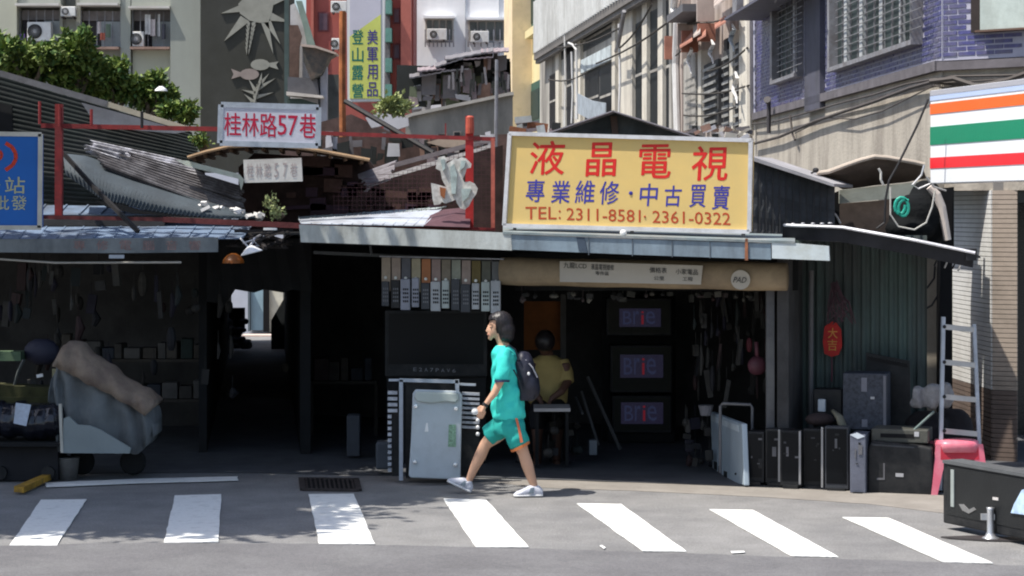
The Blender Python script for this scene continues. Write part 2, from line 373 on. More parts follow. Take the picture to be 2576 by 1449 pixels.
# window box with awning left of the big window
m = MB(); m.zr(PL, 1915, 2080, PL.z(1915, 52), PL.z(1915, 46), -.55, 0); m.build('window_ledge', M('dark slate sheet', (.10, .10, .13), .7), house)
m = MB(); m.zr(PL, 1928, 1940, PL.z(1915, 46), 6.6, -.5, -.4); m.zr(PL, 1945, 2035, PL.z(1915, 46), 6.6, -.35, -.3)
m.bar(PL.xz(1950, PL.z(1950, 44), -.38), PL.xz(2030, 5.9, -.38), .02); m.bar(PL.xz(2030, PL.z(1950, 44), -.38), PL.xz(1950, 5.9, -.38), .02); m.build('window_box', steel, house)
m = MB(); m.zr(PL, 2033, 2072, 3.72, 6.6, -.05, .02); m.build('shaded_column', M('dirty shaded slate', (.09, .09, .12), .8, dirt=(.05, .05, .05), dscale=2, streak=4), house)  # tiled column in shadow, its shade put into the dark colour
# recessed dark window and pale board on the chamfer
m = MB(); m.zr(CF, 2446, 2478, PL.z(2364, 88), 5.2, -.03, .0); m.build('window_reveal', M('dark brown frame', (.03, .022, .02), .6), house)
m = MB(); m.zr(CF, 2478, 2800, CF.z(2478, 78), 5.2, -.10, -.02); m.build('shutter_board', M('pale green board', (.42, .48, .45), .6, dirt=(.3, .33, .3), dscale=2, streak=3), house)
m = MB(); m.zr(CF, 2470, 2800, CF.z(2478, 83), CF.z(2478, 78), -.14, .0); m.build('sill', M('brown sill', (.12, .075, .055), .7), house)
# tiled pillars
wt = M('white mosaic course', (.68, .68, .66), .5, var=.06, scale=9, dirt=(.4, .38, .36), damt=.35, dscale=2)
bt = M('beige mosaic course', (.40, .33, .27), .5, var=.08, scale=9, dirt=(.2, .17, .14), damt=.5, dscale=2)
dt = M('brown mosaic course', (.16, .12, .10), .5, var=.15, scale=9, dirt=(.1, .08, .07), damt=.5, dscale=2)
pil = thing('tiled_pillar', 'tall arcade pillar in white and beige tile courses below the striped sign', 'pillar', (4.65, 21.1, 0))
c0 = Vector((4.647, 21.1, 0)); c1 = Vector((5.67 - .0485 * 22.67, 22.67, 0)); c2 = Vector((4.86, 20.99, 0)); c3 = c1 + (c2 - c0)
m = MB(); m.prism([c1 + Vector((.01, 0, 0)), c3, c2 + Vector((-.01, .01, 0)), c0 + Vector((.012, .012, 0))], (0, 0, 2.7)); m.build('core', M('dark joint', (.20, .19, .18), .9), pil)
h = .046
for k in range(int(2.66 / h)):
    z = k * h; low = z < .66
    dl = c1 - c0; L = dl.length
    o = MB().box(c0 + dl / 2 + Vector((-.004, 0, z + h / 2)), (L, .022, h - .006), math.atan2(dl.y, dl.x)).build('tile_course', dt if low else wt, pil)
    dl = c2 - c0; L = dl.length
    o = MB().box(c0 + dl / 2 + Vector((0, -.004, z + h / 2)), (L, .022, h - .006), math.atan2(dl.y, dl.x)).build('tile_course', dt if low else bt, pil)
# store behind the arcade
dark = M('dark interior', (.012, .012, .014), .9, var=.3)
one('store_front', MB().zr(frontal(23.5), 2330, 3100, 0, 2.7, 0, .2).zr(frontal(21.0), 2560, 3000, 2.5, 2.72, 0, 2.4), M('smoked shop glass', (.012, .014, .016), .25, spec=.5), 'dark glazed shop front behind the arcade at the right edge', 'shop front')
# cream pillar with the cut light patch
cream = M('cream render', (.46, .41, .33), .9, var=.12, scale=2, dirt=(.22, .18, .14), damt=.6, dscale=1.8, streak=3)
pc = frontal(21.3)
one('plaster_pillar', MB().zr(pc, 2318, 2372, 0, 2.75, 0, .35), cream, 'cream plastered pillar at the right end of the green shed', 'pillar')
# striped convenience sign
SG = Plane((3.83, 20.0), (4.27, 18.2))
sg = thing('shop_sign', 'white box sign with orange green and red stripes', 'sign', (4.0, 19.2, 1.9))
z0 = SG.z(2340, 462); z1 = SG.z(2340, 228)
wp = M('sign white', (.80, .82, .84), .35, var=.02, spec=.5); m = MB(); m.zr(SG, 2340, 2760, z0, z1, .0, .25); bevel(m.build('box', wp, sg), .008)
for nm, va, vb, col in (('grey_stripe', 229, 241, (.38, .38, .42)), ('orange_stripe', 262, 288, (.85, .13, .01)), ('green_stripe', 320, 365, (.0, .22, .11)), ('red_stripe', 397, 424, (.80, .02, .03)), ('blue_band', 243, 254, (.45, .55, .78))):
    MB().zr(SG, 2341, 2759, SG.z(2340, vb), SG.z(2340, va), -.006, -.001).build(nm, M('sign ' + nm.replace('_', ' '), col, .35, var=.03, spec=.5), sg)

# ---------------------------------------------------------------- old houses receding down the street
a_ = Vector((3.22, 41.9)); P2 = Plane((a_.x, a_.y), (3.64, 33.2))
P3 = Plane((3.22, 41.9), (3.22 - .104 * 30, 71.9))
pink = M('weathered pink render', (.47, .40, .36), .9, var=.12, scale=1.5, dirt=(.2, .16, .14), damt=.75, dscale=1.2, streak=5, thr=.47)
grim = M('grimy pale render', (.44, .42, .38), .9, var=.14, scale=1.2, dirt=(.13, .12, .11), damt=.75, dscale=.8, streak=5, thr=.47)
dkrec = M('dark recess', (.045, .045, .047), .8, var=.3, dirt=(.1, .1, .1), dscale=1.5)
litp = M('cream post', (.62, .58, .50), .85, var=.1, dirt=(.3, .28, .25), dscale=2, streak=5)
pvc = M('white pipe', (.66, .66, .66), .5, var=.08, dirt=(.35, .33, .3), dscale=4, streak=5)
rust = M('rusty sheet', (.30, .12, .06), .8, .1, var=.4, scale=6, dirt=(.12, .06, .04), damt=.7, dscale=4)
hs = thing('balcony_house', 'old grey house with a long corrugated balcony and tall dark windows', 'house', (1.5, 55, 0))
IN = .38
PI_ = P3.off(.35)
MB().zr(PI_, 1358, 1712, 0, 7.05, 0, .3).build('wall', grim, hs)
m = MB(); m.zr(P3, 1343, 1640, 7.05, 7.25, 0, 1.2).zr(P3, 1343, 1640, 6.94, 7.05, .05, .18); m.build('balcony_slab', M('dark slab edge', (.17, .16, .15), .9, dirt=(.07, .07, .07), dscale=2), hs)
Ya, Yb = P3.Y(1345), P3.Y(1600)
m = MB(); m.corr(P3.xz(1600, 7.25), P3.xz(1345, 7.25), P3.xz(1345, 8.8), P3.xz(1600, 8.8), 46, .035, .02); m.build('parapet_sheet', M('pale corrugated sheet', (.55, .56, .55), .6, .1, var=.1, dirt=(.25, .24, .22), damt=.6, dscale=.8, streak=5), hs)
pane_d = M('window black glass', (.014, .016, .018), .5, spec=.12, var=.4)
for u0, u1, vt, vb in ((1385, 1403, 190, 330), (1474, 1508, 182, 330), (1512, 1545, 168, 330), (1601, 1624, 60, 330), (1638, 1664, 30, 340), (1678, 1693, 0, 345), (1572, 1582, 90, 330), (1415, 1450, 108, 150), (1428, 1446, 110, 330), (1470, 1548, 85, 130)):
    f = MB().zr(PI_, u0 - 2, u1 + 2, PI_.z(u0, vb), PI_.z(u0, vt), -.012, 0).build('window', M('old window frame', (.05, .05, .05), .7), hs)
    MB().zr(PI_, u0, u1, PI_.z(u0, vb) + .05, PI_.z(u0, vt) - .05, -.02, -.013).build('pane', pane_d, f)
    zz = PI_.z(u0, (vt + vb) / 2); MB().zr(PI_, u0, u1, zz, zz + .06, -.03, -.021).build('glazing_bar', grim, f)
for u0, u1, vt, mt in ((1405, 1413, 140, litp), (1452, 1468, 110, litp), (1548, 1556, 100, litp), (1565, 1600, 20, litp), (1625, 1637, 10, litp), (1665, 1677, -10, litp), (1694, 1700, -30, grim)):
    MB().zr(PI_, u0, u1, 0, 7.05, -.09, 0).build('column', mt, hs)
m = MB(); m.zr(PI_, 1472, 1548, PI_.z(1472, 185), PI_.z(1472, 152), -.12, -.05); o = m.build('laundry_panel', M('pale blue panel', (.50, .56, .58), .7, var=.25, scale=3, dirt=(.2, .22, .23), dscale=2), hs)
m = MB()
for k, (u, vt, vb) in enumerate(((1420, 40, 330), (1449, 110, 300), (1557, 60, 290), (1438, 130, 310))):
    p0, p1 = P3.p(u, vb, -.02), P3.p(u, vt, -.02)
    MB().tube([p0, p0.lerp(p1, .4) + Vector((.03, 0, 0)), p1], .028, 7).build('drain_pipe', pvc, hs)
m.tube([P3.p(1570, 28, -.05), P3.p(1555, 115, -.05), P3.p(1550, 128, 0)], .05, 6).build('vent_duct', steel, hs)
m = MB(); m.tube([P3.p(1300 + 130, 108, -.05), P3.p(1440, 112, -.05), P3.p(1450, 125, -.05), P3.p(1452, 300, -.05)], .03, 6); m.build('drain_pipe', pvc, hs)
m = MB(); m.tube([P3.p(1700, -20, -.15), P3.p(1695, 20, -.1), P3.p(1703, 60, -.1), P3.p(1699, 160, -.1), P3.p(1704, 330, -.1)], .07, 8); m.build('drain_pipe', pvc, hs)
tarp_b = M('blue grey tarp', (.30, .34, .38), .6, var=.3, scale=5)
m = MB(); m.sheet([[P3.p(1455 + 35 * i, 235 + 12 * i + 6 * (i % 2) + 50 * j, -.1 - .05 * (i % 2)) for i in range(3)] for j in range(2)], .02); m.build('hanging_sheet', tarp_b, hs)
# pink house
hp = thing('pink_house', 'narrow weathered pink house with rusty little awnings and louvred windows', 'house', (3.4, 38, 0))
MB().zr(P2, 1712, 1892, 0, 8.5, .15, .5).build('wall', pink, hp)
for u0, u1, v0, v1, mt in ((1700, 1718, -30, 340, pink), (1758, 1766, 130, 330, litp), (1806, 1814, 100, 330, dkrec), (1838, 1846, 80, 330, litp), (1862, 1886, -30, 345, litp), (1722, 1752, 150, 330, grim)):
    MB().zr(P2, u0, u1, P2.z(u0, v1), P2.z(u0, v0), -.02 if mt is not dkrec else .1, .15).build('column', mt, hp)
louv = M('grey louvre', (.24, .24, .23), .7, var=.3, scale=5, dirt=(.4, .4, .38), dscale=3)
for (u0, u1, vt) in ((1768, 1804, 165), (1816, 1836, 130), (1846, 1862, 110), (1724, 1755, 190)):
    f = MB().zr(P2, u0, u1, P2.z(u0, 322), P2.z(u0, vt), .02, .10).build('window', dkrec, hp)
    z = P2.z(u0, 318)
    while z < P2.z(u0, vt) - .06:
        MB().zr(P2, u0 + 2, u1 - 2, z, z + .05, -.02, .0).build('louvre', louv, f); z += .135
aw = M('terracotta awning', (.36, .16, .11), .8, var=.25, scale=4, dirt=(.2, .1, .08), dscale=3)
for (u0, u1, vt, vb, mt) in ((1710, 1742, 92, 150, aw), (1744, 1762, 60, 125, pink), (1755, 1776, 78, 132, aw), (1798, 1826, 60, 105, aw), (1796, 1830, -10, 55, pink)):
    zt, zb = P2.z(u0, vt), P2.z(u0, vb); m = MB()
    m.prism([P2.xz(u0, zb, -.35), P2.xz(u1, zb, -.35), P2.xz(u1, zt, .0), P2.xz(u0, zt, .0)], (0, .02, .03)); m.zr(P2, u0, u0 + 2, zb, zt, -.3, .0); m.build('awning', mt, hp)
m = MB()
for u, v0, v1 in ((1735, 110, 185), (1790, 100, 160), (1842, 60, 130), (1850, 180, 260)):
    ru = [P2.p(u + 5 * math.sin(k * 1.7), v0 + (v1 - v0) * k / 5, -.12 - .03 * (k % 2)) for k in range(6)]
    MB().tube(ru, [.015, .03, .045, .035, .02, .01], 6, .4).build('hanging_cloth', pvc if u % 3 else tarp_b, hp)
MB().tube([P2.p(1884, -40, -.08), P2.p(1886, 340, -.08)], .06, 8).build('drain_pipe', litp, hp)
MB().tube([PL.p(1934, 335, -.12), PL.p(1934, 262, -.12), PL.p(1930, 250, -.16)], [.03, .03, .055], 8).build('pipe_hood', M('dark cap', (.06, .055, .06), .6), hp)
for k, (u0, v0, u1, v1) in enumerate(((1712, 60, 1880, 30), (1716, 235, 1884, 215), (1700, 140, 1760, 60), (1780, 180, 1880, 120), (1720, 290, 1850, 270))):
    q = [P2.p(u0 + (u1 - u0) * i / 6, v0 + (v1 - v0) * i / 6 + 10 * math.sin(math.pi * i / 6), -.12) for i in range(7)]
    MB().tube(q, .016, 5).build('cable', M('sooty cable line', (.05, .045, .04), .8), hp)
MB().zr(P2, 1746, 1790, P2.z(1746, 58), P2.z(1746, 40), -.5, 0).build('unit_shelf', M('slate hood', (.12, .12, .13), .7), hp)
for k, (u0, v0, u1, v1) in enumerate(((1400, 120, 1560, 70), (1380, 200, 1480, 180), (1500, 160, 1700, 40), (1560, 120, 1640, 10))):
    q = [P3.p(u0 + (u1 - u0) * i / 6, v0 + (v1 - v0) * i / 6 + 12 * math.sin(math.pi * i / 6), -.04) for i in range(7)]
    MB().tube(q, .022, 5).build('cable', M('sooty cable line', (0, 0, 0)), hs)
hx = house
# yellow house beyond
yl = M('pale yellow render', (.70, .60, .33), .85, var=.08, scale=1, dirt=(.45, .38, .22), damt=.4, dscale=.6, streak=3)
yh = thing('yellow_house', 'pale yellow house with green framed windows beyond the balcony', 'house', (.3, 70, 0))
MB().zr(P3, 1290, 1380, 0, 13, .45, .9).build('wall', yl, yh)
MB().zr(P3, 1283, 1304, 0, 13, -.2, .6).build('corner_post', M('cream yellow post', (.76, .62, .40), .85, dirt=(.5, .4, .3), dscale=1), yh)
grn = M('green window frame', (.025, .09, .07), .5); PY = P3.off(.45)
for u0, u1, v0, v1 in ((1309, 1350, -30, 97), (1307, 1362, 228, 330)):
    f = MB().zr(PY, u0, u1, PY.z(u0, v1), PY.z(u0, v0), -.03, 0).build('window', grn, yh)
    MB().zr(PY, u0 + 5, u1 - 3, PY.z(u0, v1) + .2, PY.z(u0, v0) - .25, -.045, -.031).build('pane', M('dark green pane', (.012, .035, .03), .5), f)
MB().zr(P3, 1305, 1352, P3.z(1309, 118, .4), P3.z(1309, 100, .4), .2, .45).build('sill', yl, yh)

# ================================================================ FAR BUILDINGS
def ac(pl, u0, v0, u1, v1, label, d=-.3, dep=.28, fan=.33, col='ivory plastic'):
    w = (pl.p(u1, v0, d) - pl.p(u0, v0, d)).length; cc = pl.p((u0 + u1) / 2, (v0 + v1) / 2, d); hh = abs(v1 - v0) * pl.Y(u0, d) / F
    t = thing('air_conditioner', label, 'air conditioner', cc - Vector((0, 0, hh / 2)), 'air conditioners on the old facades'); rz = math.atan2(pl.ex.y, pl.ex.x)
    iv = M(col, (.70, .70, .68), .5, var=.06, dirt=(.45, .4, .35), damt=.4, dscale=5)
    bevel(MB().box(cc + pl.nn * dep / 2, (w, dep, hh), rz).build('casing', iv, t), .02)
    fc = cc - pl.ex * w * .17 - pl.nn * .012
    R = Matrix.Rotation(rz, 3, 'Z')
    def disc(r0, r1, y0, y1): 
        g = MB(); g.lathe((0, 0, 0), [(r1, y0), (r1, y1), (r0, y1), (r0, y0), (r1, y0)], 20, 'Y'); g.v = [R @ p + fc for p in g.v]; return g
    disc(.001, hh * fan, -.004, .01).build('fan_opening', blk, t)
    g = disc(hh * fan, hh * (fan + .05), -.02, .01)
    for r in (.12, .2, .28):
        if r < fan: q = disc(hh * r, hh * (r + .02), -.02, -.012); g.add(q.v, q.f)
    for k in range(8):
        a = math.pi * k / 8; g.bar(fc + R @ Vector((math.cos(a) * hh * fan, -.018, math.sin(a) * hh * fan)), fc - R @ Vector((math.cos(a) * hh * fan, .018, math.sin(a) * hh * fan)), .008)
    g.build('fan_grille', M('grille grey', (.5, .5, .5), .5), t)
    for s in (-1, 1): MB().box(cc + pl.ex * s * w * .35 + pl.nn * dep / 2 - Vector((0, 0, hh / 2 + .03)), (.05, dep + .1, .06), rz).build('bracket', iron, t)
    return t
A = frontal(60)
b1w = M('greenish grey render', (.26, .26, .225), .9, var=.08, scale=.8, dirt=(.19, .19, .17), damt=.6, dscale=.5, streak=4)
b1p = M('pale grey green render', (.35, .37, .33), .9, var=.06, scale=.8, dirt=(.27, .28, .25), damt=.5, dscale=.5, streak=4)
b1y = M('creamy render', (.44, .44, .35), .9, var=.06, scale=.8, dirt=(.33, .32, .27), damt=.5, dscale=.5, streak=4)
ap = thing('apartment_block', 'greenish grey apartment block with caged windows behind the shrubs', 'apartment block', (-10, 60, 0))
MB().zr(A, -400, 505, 0, 13, .7, 1.2).build('wall', b1w, ap)
for u0, u1, mt, d in ((-400, -90, b1w, .3), (-90, 42, b1y, 0), (300, 325, b1p, .2), (430, 505, b1p, -.1), (145, 153, b1w, .25), (186, 198, b1w, .25)):
    MB().zr(A, u0, u1, 0, 13, d, .7).build('pilaster', mt, ap)
for u0, u1, v0, v1, d, mt in ((42, 150, -40, 14, .1, b1p), (198, 300, -40, 13, .15, b1p), (328, 427, -40, 18, .15, b1p), (328, 427, 124, 330, .35, b1y), (198, 300, 122, 330, .35, b1w), (42, 150, 116, 330, .35, b1w), (153, 186, 44, 330, .4, b1w)):
    MB().pr(A, u0, v0, u1, v1, d, .7).build('spandrel', mt, ap)
for u0, u1, v in ((42, 152, 10), (198, 300, 9), (326, 430, 17)):
    MB().pr(A, u0, v, u1, v + 6, -.25, .3).build('awning', M('white canopy lip', (.62, .60, .56), .7, dirt=(.4, .35, .3), dscale=2), ap)
for u0, u1, v in ((198, 300, 118), (328, 428, 118)): MB().pr(A, u0, v, u1, v + 6, -.1, .5).build('sill', M('rusty sill', (.30, .20, .16), .8, var=.3), ap)
for k, (u0, v0, u1, v1) in enumerate(((44, 22, 148, 114), (199, 24, 298, 118), (329, 24, 426, 118))):
    f = MB().pr(A, u0, v0, u1, v1, .62, .69).build('window', M('window void', (.055, .05, .055), .7, var=.3, dirt=(.15, .13, .13), dscale=1), ap)
    g = MB().pr(A, u0, v0, u1, v0 + 24, .5, .6); g.build('transom_panel', M('mauve board', (.24, .22, .22), .8, var=.2), f)
    g = MB().pr(A, u0 + (u1 - u0) * .48, v0 + 26, u1 - 4, v1 - 4, .5, .6) if k else MB().pr(A, u0 + 60, v0 + 26, u1 - 4, v1, .5, .6)
    g.build('pane', M('curtained pane', (.40, .43, .44), .3, var=.2, scale=2), f)
    for i in range(6): MB().zr(A, u0 + i * (u1 - u0) / 5 - 1, u0 + i * (u1 - u0) / 5 + 1, A.z(u0, v1), A.z(u0, v0), .3, .33).build('bar', steel, f)
ac(A, 68, 55, 128, 103, 'large white outdoor unit with a black fan in the leftmost window bay', .05)
ac(A, 333, 79, 362, 117, 'white outdoor unit at the foot of the third caged window', .1)
ac(A, 152, 16, 190, 41, 'small box unit high in the narrow bay between two windows', -.1, fan=.3)
clo = [(.55, .5, .5), (.2, .12, .35), (.5, .15, .1), (.1, .1, .12), (.6, .6, .6), (.15, .2, .15)]
for k, (u, v, w, h, ci) in enumerate(((52, 98, 22, 24, 1), (250, 70, 10, 30, 0), (272, 78, 12, 34, 5), (258, 92, 12, 18, 2), (372, 62, 14, 50, 4), (385, 70, 12, 42, 0), (400, 64, 6, 56, 4), (412, 80, 10, 38, 3))):
    p = A.p(u, v, .15); s = A.Y(u) / F
    m = MB(); m.sheet([[p + Vector(((i / 3 - .5) * w * s, .03 * math.sin(i * 2 + k), (.5 - j / 3) * h * s + .01 * (i % 2))) for i in range(4)] for j in range(4)], .02)
    tag(m.build('hanging_garment', M('cloth %d' % ci, clo[ci], .9, var=.2)), 'garment drying in a window bay of the grey apartment block', 'clothing', 'washing in the apartment windows')
# mural wall
B = frontal(58)
mu = thing('mural_wall', 'dark grey end wall with pale relief of a starburst fish and leaves', 'wall', (-7.5, 58, 0))
MB().zr(B, 505, 727, 0, 13, 0, 1.5).build('wall', M('dark olive render', (.043, .043, .036), .9, var=.12, scale=.9, dirt=(.065, .065, .06), damt=.5, dscale=.6), mu)
MB().zr(B, 716, 727, 0, 13, -.08, 0).build('corner_trim', M('dark green trim', (.06, .085, .08), .8), mu)
rel = M('pale relief plaster', (.28, .275, .235), .85, var=.15, scale=3)
relp = M('pinkish relief plaster', (.27, .225, .20), .85, var=.15, scale=3)
sp = [(558, 22), (600, 25), (609, 10), (600, -12), (640, -40), (690, -10), (724, -8), (676, 5), (684, 30), (697, 42), (724, 48), (684, 50), (680, 62), (700, 105), (690, 100), (684, 92), (688, 130), (676, 108), (664, 70), (655, 55), (640, 50), (628, 50), (606, 66), (570, 100), (576, 88), (598, 50), (604, 34)]
def cen(px, d0, d1, mat, par, nm):
    for (a, b, c) in px: MB().pp(B, [a, b, c], d0, d1).build(nm, mat, par)
m = MB(); m.pp(B, [(604, 34), (600, 10), (640, -30), (690, 0), (684, 34), (676, 56), (655, 58), (628, 52)], -.05, -.001)
for q in (((602, 14), (556, 34), (605, 30)), ((606, 40), (564, 104), (628, 54)), ((655, 52), (688, 136), (676, 56)), ((664, 56), (706, 112), (680, 48)), ((680, 30), (728, 56), (676, 52)), ((676, -6), (728, -6), (682, 16))): m.pp(B, list(q), -.047, -.001)
m.build('starburst', rel, mu)
m = MB()
for k in range(7):
    v = 58 + k * 11; u = 628 - k * 1.2 + 2; w = 18 - k * 1.6
    m.pp(B, [(u, v), (u - w * .6, v - 8), (u - w * .2, v + 14)], -.05, -.001); m.pp(B, [(u + 3, v), (u + w, v - 8), (u + w * .3, v + 14)], -.046, -.001)
m.build('leaf_chain', rel, mu)
for k, (cu, cv, du, mt) in enumerate(((628, 187, -1, relp), (655, 163, 1, rel))):
    pts = [(cu + 24 * math.cos(a), cv + 14 * math.sin(a)) for a in [2 * math.pi * i / 16 for i in range(16)]]
    m = MB(); m.pp(B, pts, -.05 - .004 * k, -.001); e = cu + du * 20
    m.pp(B, [(e, cv - 4), (e + du * 26, cv - 14 + 6 * k), (e + du * 20, cv), (e + du * 26, cv + 12), (e, cv + 4)], -.046 - .004 * k, -.001); m.build('fish', mt, mu)
m = MB(); sx = [(608, 332), (622, 300), (628, 285), (640, 258), (644, 240), (656, 205)]
for a, b in zip(sx, sx[1:]): m.bar(B.p(*a, -.02), B.p(*b, -.02), .20, .05)
for (u, v, a, l) in ((654, 212, 80, 26), (652, 215, 50, 34), (650, 222, 30, 44), (646, 236, 165, 34), (645, 232, 120, 34), (642, 245, 15, 42), (640, 258, 140, 30), (634, 262, 0, 48), (626, 285, 130, 30), (628, 285, -10, 36), (610, 300, 110, 30)):
    c, s = math.cos(math.radians(a)), math.sin(math.radians(a))
    m.pp(B, [(u + s * 6 - c * 4, v + c * 6 + s * 4), (u - s * 6 - c * 4, v - c * 6 + s * 4), (u + c * l * 1.15, v - s * l * 1.15)], -.05, -.001)
m.build('leaf_spray', rel, mu)
# run-down narrow house
D = frontal(50)
rh = thing('patched_house', 'run-down narrow house patched with white board and brown curtain beside the mural', 'house', (-4.6, 50, 0))
MB().zr(D, 727, 860, 0, 5.6, .4, .8).build('lower_wall', M('dark damp wall', (.10, .105, .10), .9, var=.3, dirt=(.05, .05, .05), dscale=1), rh)
MB().pp(D, [(727, 330), (727, 10), (738, 5), (752, 38), (768, 90), (790, 130), (800, 330)], .3, .4).build('gable_wall', M('white flaking board', (.52, .50, .49), .8, dirt=(.3, .27, .25), dscale=1.5), rh)
MB().pp(D, [(742, 0), (757, 0), (790, 110), (792, 150), (778, 150), (762, 70)], .2, .3).build('green_trim', M('grey green trim', (.20, .26, .22), .8), rh)
MB().pp(D, [(727, 62), (748, 62), (758, 90), (752, 118), (750, 200), (727, 210)], .1, .2).build('brown_curtain', M('brown curtain', (.11, .07, .055), .9, var=.3, scale=6), rh)
MB().pp(D, [(766, 118), (795, 122), (848, 140), (832, 150), (815, 190), (788, 205), (770, 160)], -.6, .1).build('canopy', M('black tin canopy', (.05, .055, .05), .7, var=.3, dirt=(.2, .12, .08), dscale=2), rh)
MB().pp(D, [(764, 116), (800, 120), (852, 138), (850, 142), (800, 126), (764, 122)], -.7, .1).build('canopy_edge', M('pale rust edge', (.45, .36, .30), .7), rh)
MB().pp(D, [(727, 195), (800, 200), (806, 240), (727, 236)], -.3, .1).build('balcony_panel', M('slate board', (.10, .10, .11), .8, var=.2), rh)
MB().pp(D, [(727, 234), (818, 244), (818, 250), (727, 243)], -.6, .1).build('balcony_edge', M('cream slab edge', (.55, .50, .44), .8), rh)
MB().pp(D, [(808, 150), (824, 150), (824, 330), (808, 330)], -.2, .1).build('downpipe', M('pale mauve post', (.36, .36, .40), .7), rh)
MB().pp(D, [(727, 250), (760, 250), (800, 262), (800, 270), (727, 268)], -.4, .1).build('step_roof', M('dark green felt', (.04, .06, .05), .8), rh)
# red tower
E = frontal(82)
redt = M('brick red tile', (.33, .085, .07), .7, var=.12, scale=1, dirt=(.22, .07, .06), damt=.5, dscale=.5, streak=3)
red2 = M('light brick red tile', (.42, .13, .10), .7, var=.1)
rt = thing('red_tower', 'brick red apartment tower seen on both sides of the hanging sign', 'apartment block', (-5.5, 82, 0))
MB().zr(E, 770, 1040, 0, 14, 0, 3).build('wall', redt, rt)
MB().zr(E, 783, 790, 0, 14, -.2, 0).build('pilaster', red2, rt); MB().zr(E, 1010, 1036, 0, 14, -.5, 0).build('pilaster', red2, rt)
MB().zr(E, 966, 982, 0, 14, -.3, 0).build('service_strip', M('grey service strip', (.14, .13, .14), .8, var=.4, scale=4), rt)
for v in (5, 75, 150, 215): MB().pr(E, 972, v, 988, v + 34, -.8, 0).build('balcony_box', M('sea green box', (.12, .26, .22), .6), rt)
for (u0, v0, u1, v1) in ((800, 30, 828, 80), (800, 130, 826, 178), (988, 20, 1008, 60), (988, 110, 1008, 150)):
    f = MB().pr(E, u0, v0, u1, v1, -.04, .02).build('window', M('maroon window frame', (.16, .045, .05), .7), rt); MB().pr(E, u0 + 4, v0 + 4, u1 - 4, v1 - 4, -.07, -.045).build('pane', M('dim pane', (.10, .06, .08), .4), f)
ac(E, 832, 2, 872, 31, 'white split unit at the top of the red tower left of the hanging sign', -.6, fan=.3)
ac(E, 834, 96, 856, 124, 'grey split unit half hidden by the rusty pole on the red tower', -.6, fan=.3)
MB().zr(E, 828, 850, 4, 5.3, -.3, 0).build('lower_window', pane_d, rt)
# white block
W_ = frontal(88)
wh = M('white tile cladding', (.86, .87, .88), .6, var=.03, scale=1, dirt=(.62, .65, .69), damt=.5, dscale=.5, streak=4)
wb = thing('white_block', 'white tiled apartment block with barred windows at the far end', 'apartment block', (-2, 88, 0))
MB().zr(W_, 1036, 1420, 0, 15, 0, 3).build('wall', wh, wb)
for u in (1170, 1255): MB().zr(W_, u, u + 1.5, 0, 15, -.06, 0).build('pipe', M('grey pipe', (.4, .42, .46), .6), wb)
for (u0, v0, u1, v1) in ((1070, 48, 1141, 104), (1178, 52, 1290, 104)):
    f = MB().pr(W_, u0, v0, u1, v1, -.12, .0).build('window', M('warm grey frame', (.42, .38, .34), .7), wb)
    nx = 4 if u1 < 1200 else 5
    for i in range(nx):
        a = u0 + 4 + i * (u1 - u0 - 4) / nx; MB().pr(W_, a, v0 + 4, a + (u1 - u0 - 4) / nx - 4, v1 - 3, -.16, -.122).build('pane', M('greenish dim pane', (.12, .13, .12), .3, var=.4, scale=1.5), f)
    MB().pr(W_, u0 - 4, v0 - 6, u1 + 4, v0, -.5, 0).build('hood', wh, f)
    for i in range(8): MB().bar(W_.p(u0 + i * (u1 - u0) / 7, v1 + 14, -.6), W_.p(u0 + i * (u1 - u0) / 7, v1 - 30, -.6), .05).build('bar', steel, f)
    MB().bar(W_.p(u0, v1 + 1, -.6), W_.p(u1, v1 + 1, -.6), .07).build('bar', steel, f)
ac(W_, 1074, 72, 1124, 100, 'white unit in the left barred window of the white block', -.9, fan=.28)
ac(W_, 1184, 78, 1230, 106, 'white unit in the right barred window of the white block', -.9, fan=.28)
# rooftop shanties on the concrete parapet house
H4 = frontal(42)
pg = M('mossy concrete parapet', (.30, .29, .26), .9, var=.15, scale=1.5, dirt=(.12, .12, .11), damt=.7, dscale=1, streak=4, thr=.46)
ph = thing('parapet_house', 'low concrete house with a sloping grey parapet behind the red railing', 'house', (-1, 42, 0))
MB().pp(H4, [(1020, 460), (1020, 296), (1040, 290), (1285, 238), (1290, 238), (1290, 460)], 0, .4).build('wall', pg, ph)
MB().pp(H4, [(1018, 300), (1018, 292), (1040, 284), (1285, 232), (1292, 232), (1292, 240), (1285, 240), (1040, 292)], -.12, .45).build('coping', M('pale coping', (.42, .40, .36), .9, dirt=(.2, .2, .18), dscale=2), ph)
for u0, u1, v0, v1 in ((1100, 1125, 335, 400), (1140, 1160, 330, 400), (1190, 1230, 340, 400), (1050, 1080, 345, 410)):
    f = MB().pr(H4, u0, v0, u1, v1, -.05, 0).build('window', M('rotten frame', (.25, .22, .2), .8), ph); MB().pr(H4, u0 + 3, v0 + 3, u1 - 3, v1, -.08, -.052).build('pane', pane_d, f)
H5 = frontal(48)
sh = thing('rooftop_shanty', 'jumble of rusted tin and board shacks on the roofs below the white block', 'shack', (-1, 48, 0))
mts = [M('shanty grey tin', (.20, .19, .20), .7, .1, var=.35, scale=4, dirt=(.09, .07, .06), dscale=2), M('shanty mauve board', (.27, .22, .23), .8, var=.3, scale=3), M('shanty white sheet', (.56, .55, .57), .7, var=.15, scale=3), M('shanty rust', (.26, .16, .12), .8, var=.4, scale=3), M('shanty dark gap', (.03, .032, .03), .9, var=.2), M('shanty moss', (.12, .14, .09), .9, var=.3, scale=3)]
